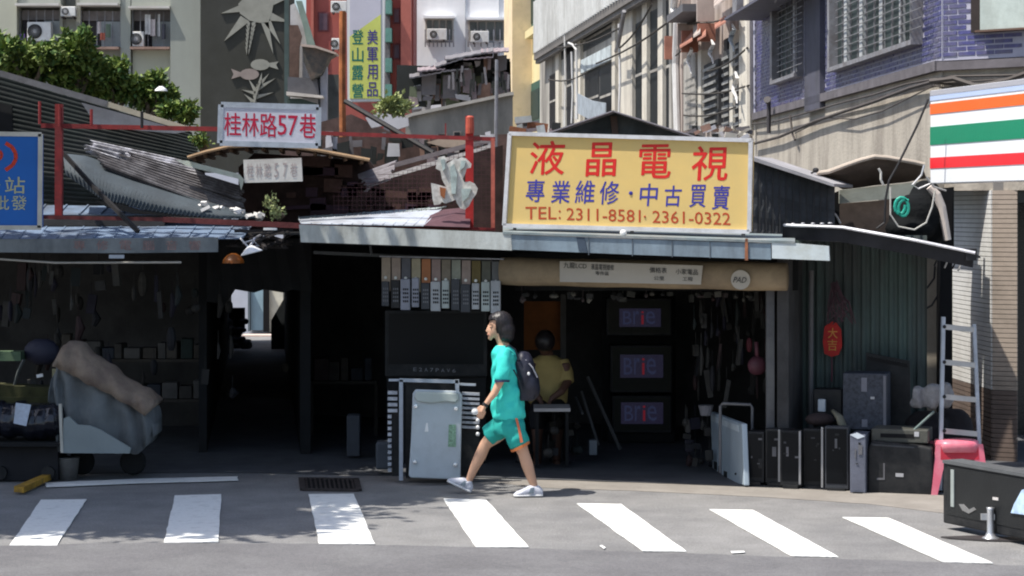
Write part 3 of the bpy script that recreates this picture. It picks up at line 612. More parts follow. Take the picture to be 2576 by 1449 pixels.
def ragged(pl, cu, cv, w, h, d0, mt, ribs=0):
    j = lambda q: rnd.uniform(-q, q)
    m = MB(); m.pp(pl, [(cu - w / 2 + j(3), cv - h / 2 + j(4)), (cu + w / 2 + j(3), cv - h / 2 + j(4)), (cu + w / 2 + j(3), cv + h / 2 + j(4)), (cu - w / 2 + j(3), cv + h / 2 + j(4))], d0, d0 + .06)
    return m
base = [(1035, 205, 60, 120, 4), (1100, 200, 60, 110, 4), (1160, 190, 70, 130, 4), (1230, 190, 90, 130, 4), (1262, 200, 30, 130, 4)]
for (cu, cv, w, h, k) in base: ragged(H5, cu, cv + 10, w + 20, h - 10, .5, mts[k]).build('back_panel', mts[k], sh)
for k in range(120):
    cu = rnd.uniform(1040, 1268); top = 200 - (cu - 1040) * .26; cv = rnd.uniform(top, 275 - (cu - 1040) * .15)
    w = rnd.choice([8, 12, 22, 34]); h = rnd.choice([12, 24, 40, 60]); mt = mts[rnd.choice([0, 0, 1, 1, 0, 3, 4, 5, 4, 2, 5])]
    ragged(H5, cu, cv, w, h, rnd.uniform(-.6, .4), mt).build('board', mt, sh)
for (u0, v0, u1, v1, mt) in ((1030, 195, 1110, 180, 0), (1095, 168, 1165, 145, 0), (1120, 150, 1240, 128, 0), (1210, 132, 1280, 128, 1), (1110, 178, 1180, 172, 0), (1050, 178, 1120, 172, 1), (1165, 148, 1240, 142, 1)):
    MB().corr(H5.p(u0, v0, -1), H5.p(u1, v1, -1), H5.p(u1, v1 - 9, .6), H5.p(u0, v0 - 9, .6), 5, .004, .03).build('tin_roof', mts[mt], sh)
for k in range(16):
    u = rnd.uniform(1130, 1285); v = rnd.uniform(150, 220)
    MB().bar(H5.p(u, v, -1.0), H5.p(u + rnd.uniform(-4, 6), v + rnd.uniform(20, 50), -1.0), .05).build('post', mts[rnd.choice([0, 4, 4])], sh)
one('antenna_mast', MB().tube([frontal(30).p(1247, 420), frontal(30).p(1250, 150)], .025, 6), steel, 'thin grey mast rising before the rooftop shacks left of the yellow house', 'mast')
# low brick remnants between railing and arched roof
H3 = frontal(32)
bh = thing('brick_shed', 'dark old brick shed with plastered patches behind the red railing', 'shed', (-2, 32, 0))
MB().pp(H3, [(700, 560), (700, 330), (880, 285), (1010, 345), (1290, 335), (1290, 560)], .3, .6).build('wall', M('dark old brick', (.11, .07, .06), .9, var=.4, scale=5, dirt=(.05, .04, .04), dscale=2), bh)
for k in range(64):
    u = rnd.uniform(800, 1240); v = rnd.uniform(345, 400); mt = mts[rnd.choice([0, 1, 2, 3, 4, 4])]
    ragged(H3, u, v, rnd.choice([10, 16, 30]), rnd.choice([16, 30, 44]), rnd.uniform(-.2, .2), mt).build('patch', mt, bh)
MB().pp(H3, [(925, 300), (960, 285), (985, 292), (1030, 300), (1032, 320), (1000, 330), (975, 318), (940, 325)], -.5, -.3).build('torn_tarp', mts[2], bh)
MB().pp(H3, [(1075, 360), (1110, 350), (1150, 352), (1215, 362), (1180, 372), (1120, 372)], -.3, .0).build('tan_roof', M('tan sheet', (.45, .35, .27), .8, var=.2), bh)
one('roof_strut', MB().tube([frontal(23).p(868, 255), frontal(22.5).p(1090, 385)], .028, 7), M('black strut', (.03, .028, .028), .6), 'long black pole slanting down below the hanging lime sign', 'pole')
# ================================================================ SHOP SHELLS
FL = frontal(20.2)
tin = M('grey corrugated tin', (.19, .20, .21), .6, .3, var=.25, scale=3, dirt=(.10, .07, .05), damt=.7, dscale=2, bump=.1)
tin_b = M('bluish corrugated tin', (.20, .27, .38), .5, .3, var=.2, scale=3, dirt=(.10, .10, .11), damt=.75, dscale=2.5, bump=.1)
tin_w = M('bright tin', (.62, .66, .72), .4, .3, var=.15, scale=4, dirt=(.25, .23, .22), damt=.6, dscale=3, bump=.1)
tin_d = M('dark green tin', (.018, .024, .023), .7, .1, var=.5, scale=2.5, dirt=(.045, .042, .045), damt=.6, dscale=1.5, bump=.1)
fas_w = M('pale fascia', (.46, .49, .48), .6, var=.12, scale=3, dirt=(.22, .22, .20), damt=.7, dscale=3, streak=3, thr=.5)
fas_b = M('blue grey fascia', (.21, .27, .32), .55, .1, var=.12, scale=3, dirt=(.10, .12, .14), damt=.7, dscale=2.5, streak=3, thr=.5)
fas_d = M('dirty grey fascia', (.19, .21, .22), .7, var=.2, scale=4, dirt=(.08, .09, .10), damt=.7, dscale=2.5, streak=3)
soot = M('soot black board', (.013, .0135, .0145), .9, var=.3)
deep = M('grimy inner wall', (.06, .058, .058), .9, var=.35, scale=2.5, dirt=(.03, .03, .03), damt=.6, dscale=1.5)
sootb = M('soot brown board', (.055, .032, .027), .9, var=.5, scale=4, dirt=(.02, .014, .012), damt=.7, dscale=3)
redm = M('faded red steel', (.27, .035, .035), .65, .1, var=.25, scale=8, dirt=(.10, .03, .03), damt=.5, dscale=6)
pinkm = M('salmon red steel', (.52, .14, .10), .6, .1, var=.2, scale=8, dirt=(.2, .06, .05), damt=.5, dscale=6)
alu = M('aluminium', (.50, .51, .53), .4, .7, var=.1, scale=8, bump=.05)
alub = M('painted aluminium', (.42, .46, .52), .5, .2, var=.12, scale=8, dirt=(.25, .27, .3), damt=.4, dscale=9)
wire = M('black cable', (.02, .02, .022), .6)
tvb = M('black tv plastic', (.013, .014, .016), .5, var=.3, scale=6, bump=.05, spec=.25, dirt=(.035, .034, .033), damt=.5, dscale=6)
tvg = M('charcoal plastic', (.045, .048, .055), .5, var=.2, scale=6)
scr = M('black glossy screen', (.005, .006, .008), .3, var=.1, spec=.15, bump=0)
# --- left stall
ls = thing('left_stall', 'dark open stall on the left under a blue ridged tin awning', 'stall', (-5, 20.2, 0))
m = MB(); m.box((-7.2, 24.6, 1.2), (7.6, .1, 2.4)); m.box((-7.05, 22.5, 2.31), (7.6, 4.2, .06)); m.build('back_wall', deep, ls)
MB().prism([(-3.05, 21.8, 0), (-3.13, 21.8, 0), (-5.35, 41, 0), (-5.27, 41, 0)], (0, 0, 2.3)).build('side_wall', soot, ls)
MB().seam(P(-140, 601, 19.75), P(610, 600, 19.95), P(640, 560, 20.6), P(-110, 563, 20.6), 16).build('awning', tin_b, ls)
fa = MB().pp(frontal(19.74), [(-140, 603), (548, 597), (548, 634), (300, 637), (-140, 634)], 0, .03).build('fascia', fas_d, ls)
fpl = frontal(19.74)
redp = M('faded red paint', (.26, .16, .15), .8, var=.4, scale=20)
for k, ch in enumerate('專修電腦音響'): write(ch, fpl, 200 + k * 58, 617, 30, 24, redp, ls, -.002, 0, .0, name='lettering')
MB().pp(frontal(19.72), [(274, 641), (312, 641), (312, 650), (274, 650)], 0, .02).build('bracket_plate', alub, ls)
one('rod_lamp', MB().tube([P(-30, 650, 19.9), P(140, 661, 19.9), P(456, 660, 19.9)], .010, 8), M('dull tube', (.42, .40, .36), .5), 'thin pale tube hung level under the left awning', 'tube')
bs_ = thing('blue_sign', 'blue signboard with a red arc and pale characters at the left edge', 'sign', P(20, 572, 19.6)); BP = frontal(19.6)
MB().pp(BP, [(-260, 333), (103, 337), (103, 572), (-260, 570)], 0, .1).build('board', M('azure sign face', (.012, .13, .48), .45, var=.06, scale=3, bump=0), bs_)
m = MB()
for a, b in (((-260, 334), (104, 338)), ((102, 337), (100, 573)), ((-260, 571), (103, 573))): m.bar(BP.p(*a, -.01), BP.p(*b, -.01), .02, .04)
m.build('frame', M('cream metal frame', (.55, .53, .48), .5), bs_)
arc_ = [(14, 360), (30, 370), (39, 385), (40, 400), (32, 415), (14, 428)]
m = MB()
for (a, b) in zip(arc_, arc_[1:]): m.bar(BP.p(*a, -.003), BP.p(*b, -.003), .034, .003, (0, 1, 0))
m.build('red_arc', M('sign arc red', (.60, .05, .02), .5), bs_)
m = MB(); arc2 = [(-12, 376), (0, 380), (5, 390), (0, 400), (-12, 405)]
for (a, b) in zip(arc2, arc2[1:]): m.bar(BP.p(*a, -.003), BP.p(*b, -.003), .026, .003, (0, 1, 0))
m.build('red_arc', M('sign arc red', (0, 0, 0)), bs_)
cy_ = M('cream sign paint', (.50, .50, .30), .6)
for ch_, u, v, w, h in (('務', -22, 466, 46, 42), ('站', 38, 466, 50, 42), ('批', 4, 510, 38, 36), ('發', 48, 510, 38, 36)): write(ch_, BP, u, v, w, h, cy_, bs_, -.001, .006)
# awning bits above the stall
tb = thing('shed_gable', 'dark green corrugated shed gable behind the red railing on the left', 'shed', (-5, 21.8, 2.2))
MB().corr(P(-120, 158, 21.8), P(-120, 575, 21.8), P(560, 575, 21.8), P(482, 332, 21.8), 30, .0022, .01, 0, 6).build('gable_sheet', tin_d, tb)
m = MB(); m.bar(P(-120, 150, 21.6), P(270, 262, 21.6), .04, .06); m.build('roof_edge', M('grey timber', (.15, .15, .16), .8, var=.3), tb)
m = MB(); m.bar(P(270, 262, 21.6), P(474, 325, 21.55), .03, .05); m.build('roof_edge', M('light timber', (.42, .38, .30), .8, var=.2), tb)
MB().prism([P(205, 258, 21.7), P(310, 286, 21.7), P(470, 331, 21.7), P(440, 336, 21.7), P(235, 318, 21.7), P(232, 300, 21.7)], (0, .03, 0)).build('patch_sheet', M('slate sheet', (.20, .21, .24), .7, var=.2), tb)
MB().prism([P(-120, 240, 21.7), P(30, 265, 21.7), P(32, 330, 21.7), P(-120, 330, 21.7)], (0, .03, 0)).build('dark_hatch', soot, tb)
for (u, v0, v1) in ((357, 280, 322), (150, 262, 318), (100, 255, 312), (230, 275, 316)):
    one('railing_spike', MB().tube([P(u, v1, 20.1), P(u, v0, 20.1)], .014, 6), redm if u != 357 else wire, {357: 'black rod sticking up above the red beam on the left', 150: 'stout red rod above the top of the left red post', 100: 'red rod at the left end of the top red beam', 230: 'short red rod between the left post and the black rod'}[u], 'rod')
ru = thing('collapsed_roof', 'heap of collapsed grey roof sheets sloping down to the alley mouth', 'roof', (-4, 20.8, 2.3))
gs = [M('grey brown sheet', (.10, .092, .095), .6, .2, var=.3, scale=3, dirt=(.30, .29, .30), damt=.5, dscale=6), M('silver tatter', (.50, .50, .54), .45, .3, var=.5, scale=10, dirt=(.09, .08, .08), damt=.8, dscale=6), M('blue grey canopy', (.062, .078, .092), .7, var=.2, scale=3, dirt=(.04, .045, .05), damt=.35, dscale=5)]
MB().corr(P(228, 362, 20.9), P(262, 420, 20.6), P(605, 548, 20.6), P(612, 500, 20.9), 7, .012, .01, .03).build('sheet', gs[0], ru)
MB().corr(P(235, 356, 21.0), P(240, 390, 20.9), P(540, 455, 20.9), P(455, 404, 21.0), 5, .015, .01, .05).build('sheet', gs[1], ru)
MB().corr(P(330, 385, 20.95), P(330, 420, 20.8), P(600, 505, 20.8), P(608, 470, 20.9), 6, .012, .01, .04).build('sheet', gs[0], ru)
MB().corr(P(225, 360, 20.85), P(222, 384, 20.8), P(300, 410, 20.8), P(320, 380, 20.85), 3, .02, .01, .06).build('sheet', gs[1], ru)
rows = []
for j in range(5):
    r = []
    for i in range(9):
        t = i / 8; s = j / 4
        top = ((158, 388), (215, 394), (280, 416), (340, 440), (400, 458), (460, 480), (520, 500), (580, 522), (642, 545))[i]
        bot = ((165, 440), (225, 480), (262, 505), (310, 512), (360, 528), (420, 537), (480, 545), (540, 549), (642, 551))[i]
        r.append(P(top[0] * (1 - s) + bot[0] * s, top[1] * (1 - s) + bot[1] * s, 20.75 - .35 * math.sin(s * 1.8)))
    rows.append(r)
MB().sheet(rows, .01).build('canopy', gs[2], ru, True)
for k in range(46):
    t = (k + .5) / 46 * 7.9; i = int(t); f = t - i
    MB().tube([rows[j][i].lerp(rows[j][i + 1], f) - Vector((0, .006, 0)) for j in range(1, 5)], .007, 4).build('rib', gs[2], ru)
MB().prism([P(442, 402, 20.7), P(470, 404, 20.7), P(602, 438, 20.7), P(614, 452, 20.7), P(606, 478, 20.7), P(600, 450, 20.7), P(470, 418, 20.7)], (0, .03, 0)).build('gutter', M('pale green gutter', (.60, .66, .58), .6, var=.15, dirt=(.3, .3, .28), dscale=5), ru)
m = MB()
for k in range(20):
    u = rnd.uniform(498, 660); v = 514 + (u - 498) * .19 + rnd.uniform(-6, 8)
    m.box(P(u, v, 20.5 + rnd.uniform(-.2, .3)), (rnd.uniform(.03, .10), .03, rnd.uniform(.02, .06)), rnd.uniform(-1, 1), rnd.uniform(-1, 1), rnd.uniform(-.5, .5))
tag(m.build('broken_plaster', M('white rubble', (.70, .68, .66), .8, var=.2), ru), kind='stuff')
m = MB(); m.seam(P(95, 540, 20.45), P(460, 540, 20.45), P(490, 520, 20.9), P(115, 516, 20.9), 7); m.build('blue_sheet', tin_b, ru)
m = MB(); m.prism([P(240, 505, 20.4), P(300, 512, 20.4), P(350, 528, 20.4), P(430, 538, 20.4), P(520, 546, 20.4), P(430, 544, 20.4), P(330, 536, 20.4), P(270, 522, 20.4)], (0, .05, 0)); m.build('dark_edge', soot, ru)
one('roof_brace', MB().bar(P(158, 384, 20.3), P(235, 470, 20.2), .035).bar(P(235, 470, 20.2), P(348, 583, 19.9), .035), M('black timber', (.03, .028, .028), .8), 'long black brace slanting from the left red post down to the blue awning', 'brace')
# --- red gantry
gy = 20.15; GP = frontal(gy)
ga = thing('red_gantry', 'rusty red steel frame with posts and beams across the alley mouth', 'frame', (-2, gy, 2.2))
MB().bar(P(104, 316, gy), P(556, 325, gy), .036, .042).build('top_beam', redm, ga); MB().bar(P(800, 335, gy), P(1246, 350, gy), .03, .036).build('top_beam', redm, ga)
MB().bar(P(556, 327, gy + .02), P(800, 335, gy + .02), .03).build('top_beam', redm, ga)
m = MB(); m.bar(P(104, 546, gy - .05), P(410, 552, gy - .05), .03, .035); m.bar(P(410, 552, gy - .05), P(760, 568, gy - .05), .04, .05); m.build('bottom_beam', M('dark red beam', (.12, .03, .03), .7, var=.4, scale=6), ga)
MB().bar(P(755, 562, gy - .05), P(1246, 577, gy - .05), .025).build('bottom_beam', redm, ga)
MB().bar(P(148, 552, gy), P(149, 262, gy), .066).build('post', redm, ga)
MB().bar(P(1181, 578, gy + .03), P(1181, 292, gy + .03), .074).build('post', M('bright red post', (.42, .03, .03), .6, var=.3, scale=6), ga)
MB().bar(P(1240, 578, gy), P(1240, 348, gy), .035).build('post', pinkm, ga)
MB().bar(P(1121, 350, gy), P(1121, 310, gy), .012).build('spike', redm, ga)
one('post_cap', MB().lathe(P(1182, 336, gy - .02), [(.038, 0), (.04, .05), (.036, .15), (.02, .165)], 12), M('orange red cap', (.42, .08, .05), .6, var=.15), 'rounded orange red bollard head rising over the right red post', 'post cap')
# lane signs
sgn = thing('lane_sign', 'large white lane sign with red characters above the alley mouth', 'sign', P(678, 365, gy - .1))
sw = M('bluish white sign face', (.58, .58, .66), .5, var=.06, scale=3, dirt=(.4, .4, .46), damt=.3, dscale=4)
SP = frontal(gy - .1)
MB().pp(SP, [(556, 262), (802, 269), (800, 368), (553, 361)], 0, .04).build('board', sw, sgn)
m = MB()
for a, b in (((556, 263), (802, 270)), ((802, 270), (800, 367)), ((800, 367), (553, 360)), ((553, 360), (556, 263))): m.bar(SP.p(*a), SP.p(*b), .012, .05)
m.build('frame', alub, sgn)
rdch = M('crimson sign paint', (.46, .012, .05), .6, var=.08)
for ch, u, v, w, h in (('桂', 585, 313, 42, 58), ('林', 630, 314, 42, 58), ('路', 675, 315, 42, 60), ('5', 710, 315, 22, 50), ('7', 737, 316, 24, 50), ('巷', 775, 317, 42, 60)):
    write(ch, SP, u, v, w, h, rdch, sgn, -.001, .007, .03)
sg2 = thing('small_lane_sign', 'small faded white sign hanging under the arched rusty roof', 'sign', P(686, 458, 20.3))
S2 = frontal(20.3)
MB().pp(S2, [(612, 402), (758, 397), (761, 456), (615, 460)], 0, .03).build('board', M('faded white board', (.66, .65, .62), .6, var=.08, dirt=(.45, .42, .4), damt=.5, dscale=6), sg2)
fch = M('faded grey ink', (.40, .34, .34), .8, var=.3, scale=30)
for k, ch in enumerate(('桂', '林', '路', '5', '7', '巷')): write(ch, S2, 629 + k * 22, 430 - k * .5, 17 if k not in (3, 4) else 10, 36, fch, sg2, -.003)
# arched roof
ar = thing('arched_roof', 'arched brown rusted sheet roof over the alley mouth', 'roof', (-2.2, 20.9, 2.6))
arc = [(472, 396), (520, 381), (575, 369), (644, 365), (720, 368), (794, 377), (860, 389), (930, 402)]
rb = M('brown rusted sheet', (.17, .09, .045), .8, .1, var=.4, scale=5, dirt=(.05, .03, .025), damt=.7, dscale=4)
a0 = [P(u, v, 20.6) for u, v in arc]; a1 = [Vector((p.x - .15, 22.4, p.z + .02)) for p in a0]
MB().sheet([a0, a1], .012).build('sheet', rb, ar)
MB().tube(a0, .018, 6).build('rim', M('tan rusty rim', (.36, .24, .14), .8, var=.3, scale=6), ar)
for k in range(12):
    t = (k + .5) / 12; i = int(t * 7); f = t * 7 - i; q0 = a0[i].lerp(a0[i + 1], f); q1 = a1[i].lerp(a1[i + 1], f)
    MB().bar(q0 - Vector((0, -.05, .035)), q1 - Vector((0, 0, .035)), .03).build('rafter', M('brown rafter', (.10, .06, .035), .8, var=.3), ar)
# brown boarding and netting behind the gantry
bb = thing('netting_screen', 'dark brown boarded screen with wire netting behind the red posts', 'screen', (-1, 21.7, 2.2))
MB().prism([P(600, 420, 21.9), P(640, 385, 21.9), P(930, 405, 21.9), P(960, 445, 21.9), P(1265, 365, 21.9), P(1265, 585, 21.9), P(600, 585, 21.9)], (0, .1, 0)).build('boarding', sootb, bb)
m = MB(); yy = 20.9
for k in range(36): u = 840 + k * 11.6; m.bar(P(u, 580, yy), P(u, max(348, 470 - (u - 900) * .34), yy), .0035)
for k in range(20): v = 362 + k * 11; m.bar(P(max(840, 1250 - (v - 345) * 3.2), v, yy), P(1246, v, yy), .004)
tag(m.build('netting', M('reddish wire', (.075, .03, .035), .7), bb), kind='stuff')
for k in range(30):
    u = rnd.uniform(700, 1160); v = rnd.uniform(400 if u < 930 else 480, 545); mt = [sootb, M('dim rust board', (.09, .05, .04), .9, var=.4), M('dim plum board', (.06, .035, .05), .9)][k % 3]
    c = P(u, v, 21.75); MB().box(c, (rnd.uniform(.05, .4), .05, rnd.uniform(.03, .16)), 0, 0, rnd.uniform(-.1, .1)).build('scrap_board', mt, bb)
rt2 = thing('slanting_roof', 'two long slanting roof strips rising to the red posts', 'roof', (-1, 21.2, 2.6))
MB().corr(P(903, 440, 21.3), P(925, 470, 20.9), P(975, 452, 20.9), P(1000, 405, 21.3), 4, .012, .01, .02).build('sheet', M('grey lilac sheet', (.17, .155, .165), .6, var=.3, scale=8), rt2)
MB().prism([P(985, 411, 21.2), P(1170, 362, 21.2), P(1245, 348, 21.2), P(1245, 356, 21.2), P(1170, 374, 21.2), P(960, 430, 21.2)], (0, .04, 0)).build('sheet', M('grey brown strip', (.20, .17, .17), .7, var=.3), rt2)
MB().prism([P(948, 449, 21.0), P(1060, 414, 21.0), P(1245, 360, 21.0), P(1245, 368, 21.0), P(1060, 426, 21.0), P(950, 457, 21.0)], (0, .05, 0)).build('edge_strip', M('chalky white strip', (.62, .58, .54), .7, var=.2, scale=12), rt2)
MB().prism([P(945, 455, 21.05), P(952, 455, 21.05), P(922, 484, 21.05), P(915, 482, 21.05)], (0, .03, 0)).build('loose_strip', M('grey lilac sheet', (0, 0, 0)), rt2)
# white tattered cut-out sign
cut = [(1102, 396), (1118, 392), (1124, 402), (1122, 412), (1134, 405), (1146, 398), (1152, 400), (1160, 395), (1172, 398), (1178, 404), (1186, 412), (1184, 422), (1174, 424), (1170, 438), (1164, 450), (1168, 458), (1182, 456), (1194, 462), (1202, 474), (1198, 488), (1188, 502), (1180, 518), (1170, 527), (1158, 524), (1150, 512), (1146, 502), (1138, 506), (1120, 512), (1112, 508), (1106, 514), (1092, 516), (1088, 500), (1086, 480), (1084, 460), (1100, 464), (1114, 468), (1122, 470), (1112, 452), (1108, 430), (1096, 424), (1098, 412)]
cs = thing('cutout_sign', 'white tattered cut-out emblem fixed to the right red post', 'sign', P(1145, 527, 19.95))
MB().prism([P(u, v, 19.95) for u, v in cut], (0, .03, 0)).build('plate', M('cracked white enamel', (.66, .64, .60), .6, var=.25, scale=16, dirt=(.30, .27, .24), damt=.6, dscale=12, bump=.02), cs)
MB().prism([P(u, v, 19.93) for u, v in [(1106, 470), (1122, 474), (1118, 500), (1108, 492)]], (0, .018, 0)).build('rust_patch', M('orange rust', (.33, .12, .05), .8, var=.3), cs)
for q in ([(1108, 402), (1118, 400), (1120, 424), (1114, 430)], [(1160, 404), (1172, 404), (1168, 420), (1156, 430)], [(1160, 475), (1186, 474), (1178, 496), (1164, 508)], [(1132, 420), (1142, 412), (1150, 440), (1146, 488), (1136, 488)]):
    MB().prism([P(u, v, 19.93) for u, v in q], (0, .018, 0)).build('faded_mark', M('pale sea grey', (.42, .50, .48), .7, var=.3, scale=12), cs)
# tall hanging sign and rusty pole
vs_ = thing('hanging_sign', 'tall narrow lime and white signboard with two columns of characters', 'sign', P(920, 255, 30))
VP = frontal(30)
MB().pp(VP, [(872, -60), (968, -60), (966, 254), (874, 256)], 0, .18).build('box', M('sign edge white', (.72, .72, .70), .5, var=.05), vs_)
MB().pp(VP, [(880, -60), (958, -60), (958, 36), (880, 92)], -.008, -.001).build('upper_face', M('pale lilac face', (.60, .58, .64), .5, var=.04), vs_)
MB().pp(VP, [(880, 92), (958, 36), (958, 248), (880, 248)], -.008, -.001).build('lower_face', M('lime yellow face', (.62, .66, .16), .5, var=.08, scale=2), vs_)
gch = M('green sign paint', (.0, .17, .14), .6); bch = M('violet sign paint', (.07, .05, .26), .6)
for k, ch in enumerate('登山露營'): write(ch, VP, 900, 93 + k * 45, 28, 36, gch, vs_, -.009, .008)
for k, ch in enumerate('美軍用品'): write(ch, VP, 937, 93 + k * 44, 26, 36, bch, vs_, -.010, .008)
one('rusty_pole', MB().tube([P(862, 345, 29.5), P(861, 180, 29.5), P(862, 28, 29.5)], .045, 8), M('orange rusty iron', (.40, .14, .05), .8, .1, var=.4, scale=5, dirt=(.12, .05, .03), damt=.7, dscale=3), 'orange rusty iron pole along the left side of the hanging lime sign', 'pole')
# white tin roof right of the alley
wr = thing('tin_roof', 'bright white tin roof strips left of the yellow sign', 'roof', (-1, 20.4, 2.2))
MB().seam(P(757, 562, 19.9), P(1066, 568, 19.85), P(1110, 527, 20.8), P(752, 552, 20.6), 12, .006, .01).build('sheet', tin_w, wr)
MB().seam(P(752, 553, 20.62), P(1070, 534, 20.75), P(1122, 520, 21.3), P(752, 545, 21.2), 9, .006, .01).build('sheet', M('greenish bright tin', (.55, .62, .60), .45, .3, var=.2, scale=5), wr)
MB().prism([P(1066, 568, 19.84), P(1075, 545, 20.4), P(1115, 527, 20.5), P(1185, 520, 20.5), P(1182, 572, 19.9)], (0, .02, -.01)).build('plum_sheet', M('plum board', (.09, .045, .055), .8, var=.3), wr)
# --- right shops
FA = FR.off(-.54)
rs = thing('television_shop', 'low dark television repair shop under a long fascia and yellow signboard', 'shop', (.3, 19.6, 0))
fo = [FR.p(755, 620, -.3), FR.p(1990, 655, -.3), FR.p(1990, 655, 6.0), FR.p(755, 620, 6.0)]
m = MB(); m.prism([Vector((fo[0].x, fo[0].y, 2.13)), Vector((fo[1].x, fo[1].y, 2.03)), Vector((fo[1].x + 1.6, fo[1].y + 6.5, 2.03)), Vector((fo[0].x - .3, fo[0].y + 6.5, 2.13))], (0, 0, .05))
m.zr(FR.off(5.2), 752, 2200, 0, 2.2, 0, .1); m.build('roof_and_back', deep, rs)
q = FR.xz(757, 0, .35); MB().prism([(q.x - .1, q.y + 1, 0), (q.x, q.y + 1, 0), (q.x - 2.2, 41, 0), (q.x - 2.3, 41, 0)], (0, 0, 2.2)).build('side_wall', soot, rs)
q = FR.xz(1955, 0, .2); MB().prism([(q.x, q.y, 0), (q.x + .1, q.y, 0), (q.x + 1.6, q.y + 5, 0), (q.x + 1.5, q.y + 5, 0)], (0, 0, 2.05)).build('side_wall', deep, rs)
MB().pp(FA, [(752, 565), (1020, 575), (1285, 586), (1288, 630), (1020, 618), (757, 609)], 0, .03).build('fascia', fas_w, rs)
MB().pp(FA, [(1285, 591), (1600, 602), (1939, 613), (1939, 653), (1600, 641), (1288, 628)], .004, .03).build('fascia', fas_b, rs)
MB().pp(FA, [(1942, 607), (2085, 619), (2087, 656), (1942, 650)], -.004, .03).build('fascia', M('bright fascia end', (.52, .58, .60), .55, var=.1, dirt=(.35, .36, .3), damt=.5, dscale=3), rs)
MB().pp(FA, [(1875, 600), (1882, 600), (1882, 655), (1874, 655)], -.01, -.004).build('rust_strip', rust, rs)
for u in (1480, 1590, 1690, 1785): MB().pp(FA, [(u, 590 + (u - 1285) * .033), (u + 2, 590 + (u - 1285) * .033), (u + 2, 636 + (u - 1285) * .028), (u, 636 + (u - 1285) * .028)], -.003, .003).build('joint', M('joint grey', (.10, .12, .14), .8), rs)
MB().pp(FA, [(1450, 596), (1470, 597), (1478, 634), (1456, 632)], -.003, .003).build('stain_patch', M('dark blue stain', (.05, .07, .10), .8), rs)
m = MB(); m.prism([FR.p(1265, 583, -.55), FR.p(2000, 607, -.55), FR.p(2000, 590, .4), FR.p(1265, 568, .4)], (0, 0, -.02)); m.build('awning_top', M('teal grey top', (.16, .20, .21), .7, var=.3, dirt=(.32, .3, .28), dscale=3), rs)
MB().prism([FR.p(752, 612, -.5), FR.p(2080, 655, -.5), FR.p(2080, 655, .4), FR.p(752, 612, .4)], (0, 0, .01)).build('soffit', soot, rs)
MB().bar(FR.p(935, 640, -.2), FR.p(930, 612, -.4), .02).build('strut', M('dim strut', (.06, .06, .06), .8), rs)
MB().bar(FR.p(790, 635, .0), FR.p(1240, 655, .0), .03).build('header_bar', M('dim strut', (.06, .06, .06), .8), rs)
m = MB(); m.pp(FR, [(1262, 735), (1985, 735), (1985, 650), (1262, 640)], .45, .5); m.build('inner_header', soot, rs)
# rolled tan blind / shutter box
TB = FR.off(.02)
tan = M('tan roll canvas', (.30, .225, .14), .8, var=.1, scale=4, dirt=(.16, .12, .08), damt=.6, dscale=3)
ro = thing('rolled_blind', 'long tan rolled blind with a paper notice above the shop opening', 'blind', TB.xz(1620, 1.7, 0))
rg = []
for i in range(15):
    u = 1262 + (1980 - 1262) * i / 14; vc = 680 + (u - 1262) * .020; r = .125 + .004 * math.sin(i * 1.7); c = TB.p(u, vc + 2)
    rg.append([c + TB.nn * (r * .8 * math.cos(a)) + Vector((0, 0, r * math.sin(a))) for a in [2 * math.pi * k / 20 for k in range(20)]])
MB().rings(rg).build('roll', tan, ro, True)
pap = M('pale notice paper', (.44, .40, .34), .8, var=.06); ink = M('dark ink', (.05, .05, .05), .8)
TN = FR.off(-.10)
MB().pp(TN, [(1408, 657), (1768, 668), (1763, 716), (1408, 709)], 0, .008).build('notice', pap, ro)
for ch, u, v, w, h in (('九龍LCD', 1447, 668, 58, 15), ('液晶電視維修', 1516, 672, 58, 15), ('零件區', 1515, 688, 34, 10), ('價格表', 1656, 680, 44, 14), ('小家電品', 1728, 684, 56, 14), ('公里', 1658, 700, 26, 10), ('工程', 1730, 702, 26, 10)):
    write(ch, TN, u, v, w, h, ink, ro, -.003, 0, .03, .002, 'print')
g = MB(); c = TN.p(1863, 704, -.01); g.add(*(lambda q: (q.v, q.f))(MB().lathe((0, 0, 0), [(.001, -.004), (.085, -.004), (.085, .004), (.001, .004)], 24, 'Y')))
R_ = Matrix.Rotation(math.atan2(TN.ex.y, TN.ex.x), 3, 'Z'); g.v = [R_ @ p + c for p in g.v]; g.build('round_badge', pap, ro)
write('PAD', TN, 1863, 704, 32, 14, ink, ro, -.02, 0, .03, .002, 'print', shear=.3)
# yellow signboard
YS = FR.off(-.30)
ysn = thing('yellow_signboard', 'big yellow signboard with red and blue characters above the television shop', 'sign', YS.xz(1578, 2.25, 0))
yel = M('mustard yellow face', (.66, .47, .17), .5, var=.04, scale=3, dirt=(.55, .42, .18), damt=.4, dscale=2, bump=.0)
MB().pp(YS, [(1284, 338), (1889, 355), (1884, 581), (1270, 565)], 0, .16).build('board', yel, ysn)
fr_ = M('white metal frame', (.66, .66, .68), .4, .3, var=.05, dirt=(.4, .38, .36), damt=.5, dscale=6)
for a, b in (((1281, 336), (1891, 353)), ((1889, 353), (1885, 583)), ((1886, 583), (1267, 567)), ((1269, 567), (1283, 336))):
    MB().bar(YS.p(*a, -.015), YS.p(*b, -.015), .035, .035).build('frame', fr_, ysn)
red = M('vermilion paint', (.60, .022, .018), .5, var=.08, scale=8); blu = M('ultramarine paint', (.045, .045, .30), .5, var=.08); drd = M('brick red paint', (.42, .06, .02), .5, var=.08)
